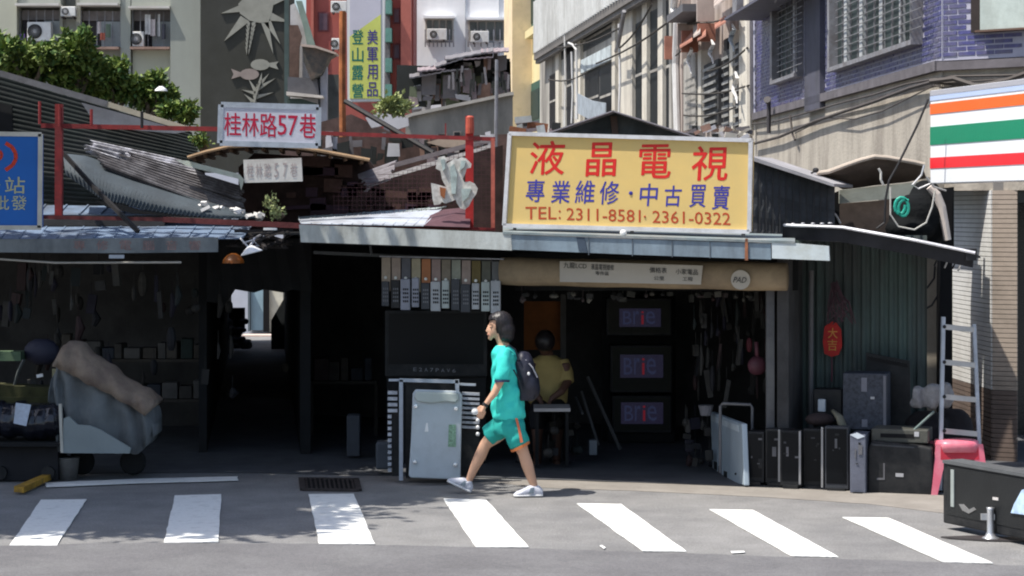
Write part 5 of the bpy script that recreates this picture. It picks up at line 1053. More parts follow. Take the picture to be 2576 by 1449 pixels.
MB().pp(RW.off(-.22), [(2138, 1094), (2156, 1088), (2176, 1098), (2158, 1104)], -.006, .002).build('corner_cap', M('pale blue cap', (.5, .55, .6), .4), t)
cr = thing('tube_television', 'bulky black tube television with rounded top beside the ladder', 'television', FR.p(2265, 1243, 0))
CP = FR.off(-.02)
bevel(MB().pp(CP, [(2182, 1130), (2190, 1112), (2196, 1108), (2320, 1122), (2345, 1128), (2350, 1248), (2180, 1243)], 0, .42).build('casing', tvb, cr), .02, 3)
MB().pp(CP, [(2192, 1116), (2300, 1124), (2300, 1128), (2196, 1121)], -.004, -.001).build('top_ridge', tvg, cr)
MB().pp(CP, [(2253, 1190), (2273, 1191), (2273, 1200), (2253, 1199)], -.005, -.001).build('badge', tick, cr)
MB().pp(CP, [(2206, 1202), (2222, 1202), (2222, 1165), (2226, 1165), (2226, 1207), (2206, 1207)], -.005, -.001).build('bracket_mark', M('dim tick', (.12, .12, .13), .6), cr)
gbox('video_deck', 'flat grey deck lying on the tube television', 'player', FR.off(.05), 2192, 1078, 2335, 1112, 0, .35, M('olive grey deck', (.07, .07, .06), .6, var=.3), .01, parts=(('slot', 2215, 1090, 2300, 1100, -.004, -.001, blk), ('switch', 2300, 1086, 2312, 1098, -.006, -.001, tick)))
gbox('speaker_cabinet', 'speckled slate cabinet standing behind the small sets', 'cabinet', FR.off(.45), 2120, 938, 2230, 1080, 0, .3, M('speckled slate', (.05, .055, .07), .6, var=.5, scale=30), .01, parts=(('sticker', 2167, 950, 2181, 985, -.004, -.001, M('grey sticker', (.2, .2, .23), .6)), ('sticker', 2168, 1055, 2182, 1074, -.004, -.001, M('grey sticker', (0, 0, 0))), ('mark', 2190, 998, 2200, 1004, -.005, -.001, tick), ('edge', 2222, 945, 2229, 1078, -.004, -.001, M('slate edge', (.16, .16, .18), .5))))
t = thing('flat_panel', 'thin black panel leaning against the green shed wall', 'television', FR.xz(2240, 0, .8)); FP = FR.off(.78)
MB().pp(FP, [(2178, 887), (2288, 908), (2292, 1110), (2182, 1110)], 0, .04).build('panel', tvb, t); MB().pp(FP, [(2182, 895), (2284, 915), (2284, 925), (2182, 905)], -.004, 0).build('edge_band', scr, t)
gbox('black_monitor', 'squat black monitor against the green wall below the drainpipe', 'monitor', FR.off(.6), 2046, 978, 2118, 1062, 0, .2, tvb, .01)
gbox('paper_cup', 'small white cup in front of the squat black monitor', 'cup', FR.off(.45), 2057, 1004, 2076, 1036, 0, .05, M('pale cup', (.42, .46, .50), .6), .01)
one('brown_bundle', remesh(MB().ell(FR.p(2060, 1060, .35), (.14, .1, .07)).ell(FR.p(2095, 1068, .35), (.1, .1, .06)), .015).build('x', None) and MB().ell(FR.p(2060, 1056, .35), (.14, .1, .06)), M('dark brown cloth', (.04, .028, .028), .9), 'dark brown bundle lying on the tops of the black televisions', 'bundle') if False else None
one('dark_bundle', MB().ell(FR.p(2062, 1055, .35), (.13, .1, .06), 12, 8), M('dark brown cloth', (.04, .028, .028), .9, bump=.6), 'dark brown bundle lying over the tops of the black televisions', 'bundle', smooth=True)
one('curved_pad', MB().tube([FR.p(2095, 1032, .25), FR.p(2112, 1050, .2), FR.p(2122, 1078, .2), FR.p(2130, 1105, .2)], [.02, .045, .05, .03], 8, .5), M('khaki vinyl', (.16, .15, .11), .6), 'curved khaki pad leaning beside the speckled cabinet', 'pad', smooth=True)
wb_ = MB()
for k in range(16): wb_.ell(FR.p(2345 + 42 * math.sin(k * 2.1), 996 + 18 * math.cos(k * 1.3), .55), (rnd.uniform(.03, .09), .07, rnd.uniform(.03, .07)), 10, 7)
wb_.tube([FR.p(2300, 975, .5), FR.p(2306, 1000, .5), FR.p(2318, 1030, .5)], [.02, .045, .01], 7)
tag(remesh(wb_, .016, 6).build('white_sack', M('off white sack', (.27, .26, .26), .8, var=.25, scale=14, bump=.7, bscale=20), None, True), 'rumpled off white sack behind the aluminium ladder', 'sack')
one('dark_sacks', remesh(MB().ell(FR.p(2330, 1075, .8), (.2, .14, .16), 12, 8).ell(FR.p(2400, 1080, 1.0), (.18, .14, .2), 12, 8).box(FR.p(2410, 1130, .8), (.3, .2, .3)).box(FR.p(2350, 1120, .8), (.2, .2, .2), .3), .02, 4), M('brown black sacking', (.018, .015, .016), .9, var=.4, bump=1, bscale=12), 'dark sacks heaped behind the lower half of the ladder', 'sacks', smooth=True)
one('tilted_pipe', MB().tube([FR.p(2290, 1090, .1), FR.p(2350, 1035, .1)], .012, 6), M('teal grey pipe', (.15, .2, .19), .6), 'thin grey green pipe slanting under the off white sack', 'pipe')
# red charm
ch = thing('red_charm', 'red paper charm with gold characters on the green shed wall', 'charm', GS.p(2092, 900, -.1)); CP2 = GS.off(-.1)
MB().pp(CP2, [(2074, 822), (2090, 808), (2104, 812), (2116, 830), (2118, 870), (2110, 892), (2092, 898), (2074, 890), (2070, 860)], 0, .02).build('paper', M('lucky red paper', (.42, .018, .015), .6, var=.2, scale=12), ch)
gold = M('gold print', (.55, .22, .05), .5, .2)
write('大', CP2, 2095, 838, 24, 26, gold, ch, -.004, .01); write('吉', CP2, 2094, 868, 24, 28, gold, ch, -.004, .01)
MB().tube([CP2.p(2092, 898), CP2.p(2093, 930), CP2.p(2092, 960)], .006, 5).build('tassel', M('plum thread', (.12, .03, .05), .8), ch)
m = MB()
for k in range(22): m.tube([CP2.p(2098 + rnd.uniform(-8, 8), 720 + rnd.uniform(-15, 15), -.05), CP2.p(2105 + rnd.uniform(-30, 35), 770 + rnd.uniform(-15, 20), -.12), CP2.p(2115 + rnd.uniform(-40, 40), 800 + rnd.uniform(-20, 18), -.08)], .006, 4)
tag(m.build('dry_twigs', M('dull plum twig', (.075, .04, .05), .8, var=.4, scale=20)), 'dry plum coloured twigs bunched above the red charm', 'twigs', kind='stuff')
# ladder
LP = frontal(18.72)
ld = thing('ladder', 'aluminium step ladder standing before the cream pillar', 'ladder', LP.xz(2410, 0))
MB().bar(LP.p(2364, 1236), LP.p(2373, 797), .05, .03).build('side_rail', alub, ld); MB().bar(LP.p(2468, 1228, .1), LP.p(2450, 815, .1), .04, .03).build('side_rail', alub, ld)
for v in (822, 911, 998, 1084, 1165): MB().bar(LP.p(2376, v, .02), LP.p(2454 + (v - 820) * .03, v + 8, .1), .03, .045).build('rung', M('rung metal', (.50, .49, .48), .45, .4), ld)
for v in (822, 911, 998, 1084): MB().lathe(LP.p(2376, v, -.03), [(.002, 0), (.016, 0), (.016, .02)], 10, 'Y').build('bolt', wire, ld)
MB().box(LP.p(2364, 1237), (.06, .05, .03)).build('foot', wire, ld); MB().box(LP.p(2468, 1230, .1), (.06, .05, .03)).build('foot', wire, ld)
for k in range(3): pass
# hose loops on the cream pillar
one('black_hose', MB().tube([frontal(21.15).p(u, v) for u, v in ((2362, 690), (2366, 720), (2358, 745), (2344, 768), (2326, 778))], .010, 6), wire, 'black hose curving across the cream pillar above the ladder', 'hose')
one('black_hose', MB().tube([frontal(21.15).p(u, v) for u, v in ((2352, 670), (2350, 700), (2334, 722), (2320, 734))], .010, 6), wire, 'shorter black hose curling near the top of the cream pillar', 'hose')
MB().zr(frontal(21.0), 2366, 2396, .2, 2.6, .0, .2).build('dark_gap', blk, pil)
for k, (u, v) in enumerate(((2352, 655), (2378, 660), (2398, 662), (2412, 668))):
    one('hook_wire', MB().tube([frontal(19.6).p(u, 640), frontal(19.6).p(u + 4, v), frontal(19.6).p(u - 2, v + 14)], .008, 5), M('silver foil', (0, 0, 0)) if k % 2 else wire, ('dark short wire below the shelter roof, nearest the green wall', 'bright short wire below the shelter roof, nearest the green wall', 'dark short wire below the shelter roof, nearest the pillar', 'bright short wire below the shelter roof, nearest the pillar')[k], 'wire')
# pink stool
pk = M('pink plastic', (.62, .13, .19), .35, var=.08, scale=4, dirt=(.68, .3, .34), damt=.5, dscale=5, spec=.5); pkd = M('red plastic shade side', (.45, .03, .05), .4)
st = thing('plastic_stool', 'pink plastic stool between the ladder and the black television', 'stool', G(2415, 1245))
c = G(2415, 1245); sx = .17
rg = []
for r, z in ((.185, .36), (.19, .42), (.175, .452), (.08, .462), (.01, .462)):
    rg.append([c + Vector((r * (abs(math.cos(a)) ** .6) * math.copysign(1, math.cos(a)), r * .9 * (abs(math.sin(a)) ** .6) * math.copysign(1, math.sin(a)) + .15, z)) for a in [2 * math.pi * (k + .5) / 20 for k in range(20)]])
MB().rings(rg).build('seat', pk, st, True)
for sx in (-1, 1):
    for sy in (-1, 1):
        a = c + Vector((sx * .145, .15 + sy * .13, .43)); b = c + Vector((sx * .225, .15 + sy * .19, 0)); w_ = Vector((.055, 0, 0)); MB().prism([a - w_, a + w_, b + w_ * .45, b - w_ * .45], (0, .022, 0)).build('leg', pk, st)
for sy in (-1, 1): MB().prism([c + Vector((-.16, .15 + sy * .135, .41)), c + Vector((.16, .15 + sy * .135, .41)), c + Vector((.165, .15 + sy * .150, .30)), c + Vector((-.165, .15 + sy * .150, .30))], (0, .01, 0)).build('apron', pkd, st)
# big black tv
q0 = G(2372, 1330); q1 = G(2576, 1374); BT = Plane((q0.x, q0.y), (q1.x, q1.y))
bg_ = thing('big_black_television', 'big black flat television on a silver foot at the right roadside', 'television', q0)
z1 = BT.z(2372, 1160); 
bevel(MB().zr(BT, 2372, 2760, .045, z1, 0, .16).build('casing', tvb, bg_), .012, 2)
MB().zr(BT, 2384, 2740, .12, z1 - .03, -.006, -.001).build('back_cover', M('black ribbed plastic', (.013, .014, .015), .5, var=.2), bg_)
MB().zr(BT, 2395, 2403, z1 - .33, z1 - .05, -.014, -.006).build('slot', M('milky strip', (.27, .30, .29), .5), bg_)
MB().zr(BT, 2375, 2760, z1 - .012, z1 + .012, -.015, .17).build('top_rim', M('grey rim', (.09, .095, .10), .35), bg_)
MB().pp(BT, [(2500, 1250), (2514, 1252), (2514, 1259), (2500, 1257)], -.012, -.006).build('badge', M('pale badge', (.55, .52, .5), .5), bg_)
MB().pp(BT, [(2576, 1232), (2556, 1268), (2548, 1290), (2700, 1310), (2700, 1200)], -.02, -.012).build('label_sticker', M('blue white sticker', (.45, .6, .85), .5, var=.3, scale=12), bg_)
MB().pp(BT, [(2415, 1268), (2426, 1268), (2440, 1282), (2452, 1276), (2458, 1282), (2440, 1292), (2424, 1284)], -.012, -.006).build('port_mark', M('dull badge', (.16, .16, .16), .5), bg_)
sc = BT.p(2490, 1300, -.03)
MB().box(sc, (.13, .03, .045)).build('stand_bracket', alu, bg_)
MB().lathe(Vector((sc.x, sc.y - .02, 0)), [(.075, 0), (.075, .012), (.04, .03), (.026, .06), (.024, .22), (.03, .24)], 18).build('stand_column', alu, bg_, True)
MB().prism([Vector((sc.x - .35, sc.y + .05, .006)), Vector((sc.x - .22, sc.y - .02, .006)), Vector((sc.x - .05, sc.y - .1, .006)), Vector((sc.x + .3, sc.y - .15, .006)), Vector((sc.x + .3, sc.y - .02, .006)), Vector((sc.x - .1, sc.y + .1, .006))], (0, 0, .012)).build('stand_plate', M('smoked stand', (.10, .09, .09), .3, .4), bg_)
# ---- left stall goods
cm = thing('covered_motorbike', 'motorbike under a tan and grey fabric cover at the left stall', 'motorbike', G(250, 1200))
def drape(prof, Y, dep, n=14, wob=0.0, fold=.0):
    rg = []; pf_ = []
    for a, b in zip(prof, prof[1:]): pf_ += [tuple(a[j] + (b[j] - a[j]) * q / 4 for j in range(3)) for q in range(4)]
    prof = pf_ + [prof[-1]]
    for i, (u, vt, vb) in enumerate(prof):
        zt = P(u, vt, Y).z; zb = P(u, vb, Y).z; x = P(u, vt, Y).x; g = []
        for k in range(n):
            a = math.pi * k / (n - 1); s = math.sin(a); z = zb + (zt - zb) * (s ** .42); y = -dep * math.cos(a) * (1 + wob * math.sin(i * .57 + k)) * (1 - .25 * s)
            y += fold * (1.2 - s) * math.sin(i * .55 + 1.5 * math.sin(i * .21 + z * 5)) + fold * .5 * math.sin(z * 26 + i * .3); g.append(Vector((x, Y + .2 + y, z + fold * .3 * math.sin(i * .9))))
        rg.append(g)
    return MB().rings(rg)
prof = [(126, 960, 1010), (130, 935, 1018), (140, 905, 1080), (152, 872, 1130), (165, 864, 1136), (186, 862, 1136), (202, 869, 1137), (225, 896, 1137), (250, 912, 1137), (275, 925, 1138), (296, 948, 1138), (326, 968, 1138), (350, 978, 1138), (368, 986, 1122), (382, 1010, 1108), (387, 1035, 1095)]
MB().add(*(lambda q: (q.v, q.f))(drape(prof, 19.6, .26, 30, .05, .035))).build('grey_cover', M('grey cover cloth', (.15, .165, .17), .8, var=.15, scale=5, dirt=(.10, .105, .11), damt=.6, dscale=3, streak=4, bump=1.0, bscale=7), cm, True)
prof = [(137, 908, 921), (150, 870, 926), (165, 862, 932), (186, 859, 942), (203, 866, 950), (226, 892, 966), (250, 908, 976), (275, 921, 988), (296, 944, 1000), (326, 964, 1016), (345, 973, 1028), (368, 983, 1045), (388, 1004, 1020)]
MB().add(*(lambda q: (q.v, q.f))(drape(prof, 19.57, .285, 26, .03, .018))).build('tan_cover', M('tan cover cloth', (.24, .185, .14), .8, var=.16, scale=4, bump=1.0, bscale=6, dirt=(.13, .09, .08), damt=.6, dscale=6), cm, True)
MB().pp(frontal(19.42), [(165, 1050), (178, 1045), (200, 1066), (231, 1068), (260, 1080), (334, 1125), (330, 1138), (162, 1137)], -.09, -.06).build('lower_panel', M('pale metal panel', (.24, .275, .28), .5, .1, var=.08), cm)
MB().pp(frontal(19.42), [(153, 1014), (160, 1014), (165, 1136), (158, 1136)], -.1, -.06).build('edge_strip', M('pale strip', (.5, .48, .42), .6), cm)
for x, r in ((200, .0), (330, .0)):
    w = P(x, 1165, 19.75); MB().lathe(w + Vector((0, -.04, 0)), [(.02, .1), (.10, .1), (.12, .13), (.11, .2), (.02, .2)], 20, 'Y').build('wheel', soot, cm)
pb = thing('concrete_bucket', 'grey pail of hardened cement under the motorbike cover', 'pail', G(170, 1205)); g0 = G(170, 1207)
MB().lathe(g0, [(.085, 0), (.105, .19), (.112, .20), (.10, .205), (.01, .195)], 20).build('pail', M('cement grey pail', (.15, .145, .14), .8, var=.3, scale=10), pb, True)
bp = thing('plastic_bundle', 'shiny black plastic bundle with a white label on the left cart', 'bundle', P(75, 1112, 19.4))
bn = MB()
for k in range(7): bn.ell(P(-30 + k * 28, 1058 + rnd.uniform(-8, 8), 19.6), (.11, .2, .17), 10, 8)
remesh(bn, .014, 1).build('wrap', M('black glossy film', (.012, .013, .02), .18, var=.3, bump=1.0, bscale=9, spec=.6), bp, True)
MB().pp(frontal(19.38), [(40, 1013), (78, 1018), (66, 1072), (34, 1065)], 0, .006).build('label_sticker', M('bluish label', (.50, .56, .66), .6, var=.15, scale=30), bp)
ct = thing('goods_cart', 'dark low cart carrying the black plastic bundle', 'cart', P(60, 1205, 19.5))
MB().box(P(60, 1112, 19.6), (.75, .5, .03)).build('deck', soot, ct); MB().box(P(60, 1160, 19.7), (.7, .42, .3)).build('crate', M('near black crate', (.014, .014, .017), .7), ct)
for u in (0, 120): MB().lathe(P(u, 1190, 19.45), [(.03, 0), (.06, 0), (.06, .04), (.03, .04)], 14, 'Y').build('wheel', tvb, ct)
one('yellow_wedge', MB().prism([G(35, 1238, .02), G(60, 1240, .02), G(135, 1204, .02), G(118, 1203, .02)], (0, 0, .05)), M('worn yellow rubber', (.42, .24, .03), .7, var=.4, scale=12, dirt=(.05, .04, .03), dscale=8), 'worn yellow kerb wedge lying by the left edge', 'kerb wedge')
def lump(lab, cat, u, v, w, h, Y, col, grp=None, nm='hanging_goods'):
    s = Y / F; m = MB(); c = P(u, v, Y); k = rnd.choice([0, 1, 2])
    if k == 0: m.ell(c, (w * s / 2, .05, h * s / 2), 8, 6)
    elif k == 1: m.box(c, (w * s, .05, h * s), rnd.uniform(-.3, .3), 0, rnd.uniform(-.2, .2))
    else: m.tube([c + Vector((0, 0, h * s / 2)), c + Vector((w * s * .2, 0, 0)), c - Vector((w * s * .1, 0, h * s / 2))], [w * s * .2, w * s * .5, w * s * .25], 7)
    m.tube([c + Vector((0, 0, h * s / 2)), c + Vector((0, 0, h * s / 2 + .12))], .003, 4)
    lab = lab.replace('small', ('small oval', 'small flat', 'small drooping')[k], 1)
    return tag(m.build(nm, M('goods %.2f %.2f %.2f' % col, col, .7, var=.3, scale=12)), lab, cat, grp)
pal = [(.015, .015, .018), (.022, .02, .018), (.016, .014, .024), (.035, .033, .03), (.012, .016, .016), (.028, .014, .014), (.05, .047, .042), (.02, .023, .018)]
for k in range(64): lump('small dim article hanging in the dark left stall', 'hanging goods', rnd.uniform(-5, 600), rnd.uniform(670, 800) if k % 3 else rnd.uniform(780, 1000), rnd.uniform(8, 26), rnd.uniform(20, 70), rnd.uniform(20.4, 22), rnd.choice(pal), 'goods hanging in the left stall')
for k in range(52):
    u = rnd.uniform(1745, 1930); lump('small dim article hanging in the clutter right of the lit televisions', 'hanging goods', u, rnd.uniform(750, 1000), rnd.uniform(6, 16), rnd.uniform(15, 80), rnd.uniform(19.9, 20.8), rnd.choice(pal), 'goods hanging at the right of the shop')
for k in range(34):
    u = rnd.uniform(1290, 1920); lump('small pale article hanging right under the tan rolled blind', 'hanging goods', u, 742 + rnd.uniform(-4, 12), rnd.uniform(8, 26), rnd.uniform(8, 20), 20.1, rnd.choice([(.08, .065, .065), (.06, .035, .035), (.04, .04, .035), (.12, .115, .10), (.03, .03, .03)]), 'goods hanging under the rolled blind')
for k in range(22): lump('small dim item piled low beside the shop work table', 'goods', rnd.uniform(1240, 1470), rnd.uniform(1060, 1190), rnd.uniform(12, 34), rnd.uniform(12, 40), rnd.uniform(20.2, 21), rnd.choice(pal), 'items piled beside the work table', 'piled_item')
for k in range(16): lump('small dim item piled left of the white monitor', 'goods', rnd.uniform(1720, 1800), rnd.uniform(1060, 1190), rnd.uniform(8, 24), rnd.uniform(10, 30), rnd.uniform(20.0, 20.6), rnd.choice(pal), 'items piled left of the white monitor', 'piled_item')
# shelves and boxes deep in the left stall and beside the alley
for (x0, x1, v, Y, lab) in ((150, 520, 905, 22.6, 'upper dim shelf at the back of the left stall'), (170, 520, 1005, 22.6, 'lower dim shelf at the back of the left stall'), (780, 950, 960, 23.5, 'dim shelf in the dark corner left of the large television')):
    t = thing('shelf', lab, 'shelf', P((x0 + x1) / 2, v, Y)); MB().bar(P(x0, v, Y), P(x1, v, Y), .3, .03).build('board', M('dim shelf wood', (.05, .043, .036), .8, var=.3), t)
    for u in (x0 + 4, x1 - 4): MB().bar(P(u, v, Y), Vector((P(u, v, Y).x, Y, 0)), .04).build('leg', M('dim shelf wood', (0, 0, 0)), t)
    u = x0 + 8
    while u < x1 - 30:
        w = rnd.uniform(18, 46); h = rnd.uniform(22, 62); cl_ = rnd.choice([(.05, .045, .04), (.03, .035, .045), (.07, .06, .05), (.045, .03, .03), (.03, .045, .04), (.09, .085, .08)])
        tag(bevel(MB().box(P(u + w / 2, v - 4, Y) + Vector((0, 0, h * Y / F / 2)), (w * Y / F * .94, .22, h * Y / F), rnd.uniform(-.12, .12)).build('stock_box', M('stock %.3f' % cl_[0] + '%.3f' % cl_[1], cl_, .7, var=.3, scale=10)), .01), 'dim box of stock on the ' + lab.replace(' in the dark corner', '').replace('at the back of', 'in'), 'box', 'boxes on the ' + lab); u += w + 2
one('yellow_tag', MB().pr(frontal(20.3), 131, 928, 165, 960, 0, .01), M('yellow white tag', (.34, .31, .18), .7, var=.3, scale=20), 'small yellow and white tag hanging in the left stall', 'tag')
one('pale_tag', MB().ell(P(228, 926, 20.3), (.045, .03, .045), 10, 7), M('dull white ball', (.28, .26, .26), .7), 'small round pale object hanging in the left stall', 'tag')
one('pale_strip', MB().tube([P(60, 905, 20.3), P(46, 935, 20.3), P(36, 970, 20.3)], .035, 8, .4), M('dim pale strip', (.13, .14, .13), .7), 'pale curled strip hanging at the far left', 'strip')
one('green_box', MB().pr(frontal(20.3), -20, 1055 - 170, 52, 908, 0, .2), M('dull green box', (.09, .14, .08), .7, var=.3, scale=8), 'dull green box on the left stall shelf', 'box')
one('dark_bag', MB().ell(P(105, 885, 20.5), (.17, .1, .13), 12, 8), M('navy bag', (.03, .03, .05), .6), 'dark navy bag hanging behind the covered motorbike', 'bag', smooth=True)
one('bright_tag', MB().box(P(100, 945, 20.2), (.06, .01, .03), 0, 0, -.2), M('white enamel', (0, 0, 0)), 'small bright tag below the dark navy bag', 'tag')
one('olive_pile', MB().box(P(60, 985, 20.3), (.7, .3, .12), 0, 0, .05).box(P(65, 1003, 20.25), (.66, .3, .05)), M('olive sacking', (.05, .05, .02), .9, var=.4, scale=8), 'olive cloth pile on top of the black plastic bundle', 'cloth')
one('pink_bag', MB().ell(P(1905, 920, 19.9), (.09, .07, .09), 12, 8).tube([P(1905, 900, 19.9), P(1903, 860, 19.9)], .02, 6), M('dim pink bag', (.13, .045, .06), .5, var=.3, scale=10), 'dull pink bag hanging by the grey shop post', 'bag', smooth=True)
one('red_bag', MB().ell(P(1885, 868, 20), (.03, .03, .07), 10, 7), M('dim red bag', (.14, .03, .04), .6), 'small dull red pouch above the pink bag', 'pouch')
one('white_pot', MB().lathe(P(1776, 1045, 20.2), [(.05, 0), (.07, .09), (.075, .095), (.01, .09)], 14), M('dim white pot', (.22, .21, .22), .6), 'small grey white pot on the pile left of the tube frame', 'pot')
# ================================================================ PEOPLE
skin = M('skin', (.56, .33, .22), .55, var=.06, scale=10, bump=0); skin_b = M('tanned skin', (.11, .055, .038), .6, var=.1, bump=0)
YW = 18.55
def W(u, v, dy=0): return P(u, v, YW + dy)
def ring(c, rx, ry, n=18, tilt=0.0, sq=1.0):
    c = Vector(c); g = []
    for k in range(n):
        a = 2 * math.pi * k / n; x = rx * math.copysign(abs(math.cos(a)) ** sq, math.cos(a)); y = ry * math.copysign(abs(math.sin(a)) ** sq, math.sin(a))
        g.append(c + Vector((x * math.cos(tilt), y, -x * math.sin(tilt))))
    return g
wo = thing('person', 'short haired pedestrian in turquoise shirt and shorts walking left with a backpack', 'person', (W(1280, 1250).x, YW, 0), None)
b = MB()
# head: skull, jaw, nose, neck
b.ell(W(1257, 815), (.088, .072, .098), 16, 12); b.ell(W(1243, 832), (.050, .052, .058), 14, 10); b.ell(W(1237, 843), (.034, .036, .026), 10, 8)
b.tube([W(1230, 818), W(1225.5, 829), W(1224, 833.5), W(1229, 836)], [.008, .011, .012, .008], 8)
b.tube([W(1230, 840), W(1226.5, 841.5), W(1230, 843.5)], [.014, .009, .012], 8); b.tube([W(1234, 848), W(1230, 850), W(1238, 853)], [.016, .018, .018], 8)
b.ell(W(1264, 826, -.072), (.016, .010, .026), 10, 8)
b.tube([W(1256, 835), W(1264, 862), W(1268, 882)], [.050, .047, .070], 14)
b.rings([ring(W(1267, 872), .05, .08), ring(W(1268, 884), .075, .15), ring(W(1268, 910), .095, .155), ring(W(1270, 970), .10, .14), ring(W(1276, 1040), .105, .15), ring(W(1280, 1078), .11, .155), ring(W(1280, 1092), .08, .12)])
def limb(ps, rs, n=12): b.tube(ps, rs, n)
# near (left) arm swings forward, far arm back
limb([W(1270, 893, -.15), W(1266, 925, -.19), W(1259, 958, -.20), W(1243, 990, -.21), W(1221, 1018, -.22)], [.045, .042, .035, .032, .022])
limb([W(1272, 893, .15), W(1290, 930, .20), W(1302, 965, .20), W(1300, 1000, .18), W(1290, 1030, .16)], [.042, .04, .034, .03, .022])
def hand(w, d, side, s=1.0):
    d = d.normalized(); up = Vector((0, side, 0)); x = d.cross(up).normalized()
    b.tube([w, w + d * .03 * s, w + d * .075 * s], [.021 * s, .030 * s, .028 * s], 10, .55)
    for k, (o, l) in enumerate(((-.026, .062), (-.009, .074), (.009, .070), (.025, .055))):
        q = w + d * .072 * s + x * o * s; e1 = q + d * l * .5 * s + up * .006; e2 = q + d * l * .85 * s + up * .026
        b.tube([w + d * .05 * s + x * o * s, q, e1, e2], [.0095, .0095, .0088, .0075], 7)
    t0 = w + d * .02 * s + x * -.024 * s; b.tube([t0, t0 + d * .03 + x * -.02 + up * .01, t0 + d * .058 + x * -.024 + up * .02], [.012, .0105, .008], 7)
hand(W(1221, 1018, -.22), Vector((-.45, .02, -1)), 1); hand(W(1290, 1030, .16), Vector((-.25, 0, -1)), -1)
# legs: near leg trails (flat foot), far leg leads (heel strike)
limb([W(1290, 1072, -.08), W(1304, 1110, -.09), W(1317, 1140, -.10), W(1326, 1168, -.10), W(1336, 1200, -.10), W(1345, 1226, -.10), W(1346, 1246, -.10)], [.085, .068, .049, .052, .041, .030, .033], 16)
limb([W(1270, 1072, .08), W(1243, 1098, .10), W(1221, 1118, .11), W(1209, 1145, .11), W(1194, 1175, .11), W(1181, 1205, .11), W(1175, 1220, .11)], [.085, .070, .050, .052, .041, .030, .033], 16)
remesh(b, .0085, 5).build('body', skin, wo, True)
# shirt
tq = M('turquoise jersey', (.045, .60, .52), .75, var=.05, scale=6, bump=.45, bscale=7); tqd = M('teal shorts cloth', (.022, .34, .30), .8, var=.06, bump=.4, bscale=9)
s = MB(); s.rings([ring(W(1262, 868), .052, .060), ring(W(1266, 876), .085, .12), ring(W(1268, 888), .105, .175), ring(W(1270, 915), .112, .175), ring(W(1272, 950), .12, .165), ring(W(1275, 990), .132, .165), ring(W(1278, 1020), .146, .172), ring(W(1279, 1046), .144, .172), ring(W(1279, 1053), .138, .168)])
s.tube([W(1268, 880, -.12), W(1266, 905, -.18), W(1265, 932, -.205), W(1263, 958, -.215)], [.055, .065, .066, .063], 14)
s.tube([W(1270, 880, .12), W(1280, 905, .18), W(1292, 930, .205), W(1300, 948, .215)], [.062, .075, .075, .072], 14)
for (u, v, dy, r) in ((1250, 1010, -.13, .05), (1300, 1000, -.12, .05)): s.ell(W(u, v, dy), (r * .5, r * .9, r * 2), 10, 7)
def folds(m, amp, fx, fz):
    for p in m.v:
        f_ = math.sin(p.x * fx + 2.2 * math.sin(p.z * 9)) * math.sin(p.z * fz + p.x * 14 + p.y * 20) + .6 * math.sin(p.z * fz * 2.3 - p.x * 33); p.y -= amp * f_; p.x += amp * .8 * math.sin(p.z * fz * 1.6 + p.y * 25)
    return m
folds(remesh(s, .011, 3), .0065, 38, 26).build('shirt', tq, wo, True)
MB().tube([W(1263, 956, -.215), W(1263, 961, -.216)], [.0645, .0635], 16).build('sleeve_cuff', M('navy cuff', (.03, .04, .09), .7), wo)
s = MB(); s.rings([ring(W(1279, 1040), .125, .155), ring(W(1280, 1060), .136, .165), ring(W(1280, 1080), .138, .166), ring(W(1282, 1092), .12, .16)])
s.tube([W(1288, 1070, -.08), W(1298, 1095, -.09), W(1309, 1122, -.10)], [.105, .096, .088], 16); s.tube([W(1268, 1068, .08), W(1248, 1084, .09), W(1226, 1098, .10)], [.105, .096, .088], 16)
folds(remesh(s, .011, 3), .005, 45, 30).build('shorts', tqd, wo, True)
MB().sheet([[W(1296, 1052, -.184), W(1303, 1080, -.189), W(1309, 1114, -.193)], [W(1302, 1052, -.182), W(1309, 1080, -.186), W(1316, 1112, -.190)]], .006).build('side_stripe', M('orange stripe', (.62, .16, .08), .7), wo)
MB().tube([W(1307, 1120, -.10), W(1310, 1126, -.10)], [.089, .088], 20).build('hem', M('orange hem', (.58, .18, .06), .7), wo)
# shoes
def shoe(heel, toe, ankle, dy):
    d = (toe - heel).normalized(); upv = Vector((0, 0, 1)); n = d.cross(Vector((0, 1, 0))); n = n if n.z > 0 else -n; m = MB()
    L = (toe - heel).length; st = ((0, .030, .028), (.12, .038, .045), (.3, .036, .052), (.5, .040, .046), (.72, .046, .032), (.9, .040, .022), (1, .018, .012))
    rg = []
    for t, w, h in st:
        c = heel + d * L * t + n * h; rg.append([c + Vector((0, w * math.cos(a), 0)) + n * (h * math.sin(a)) for a in [2 * math.pi * k / 14 for k in range(14)]])
    m.rings(rg); m.tube([heel + d * L * .2 + n * .05, ankle], [.038, .041], 12); remesh(m, .008, 2).build('shoe', M('white grey sneaker', (.55, .56, .62), .6, var=.15, scale=30), wo, True)
    g = MB(); rg = []
    for t, w, h in st: c = heel + d * L * t + n * .010; rg.append([c + Vector((0, (w + .004) * math.cos(a), 0)) + n * (.013 * math.sin(a)) for a in [2 * math.pi * k / 14 for k in range(14)]])
    g.rings(rg).build('sole', M('white sole', (.72, .72, .72), .6), wo, True)
    MB().prism([heel + d * L * .32 + n * .03 + Vector((0, -.043, 0)), heel + d * L * .5 + n * .03 + Vector((0, -.046, 0)), heel + d * L * .42 + n * .075 + Vector((0, -.036, 0)), heel + d * L * .3 + n * .08 + Vector((0, -.036, 0))], (0, .004, 0)).build('side_panel', M('grey shoe panel', (.16, .20, .24), .7), wo)
def GZ(u, dy, z): Y = YW + dy; return Vector(((u - CX) * Y / F, Y, z))
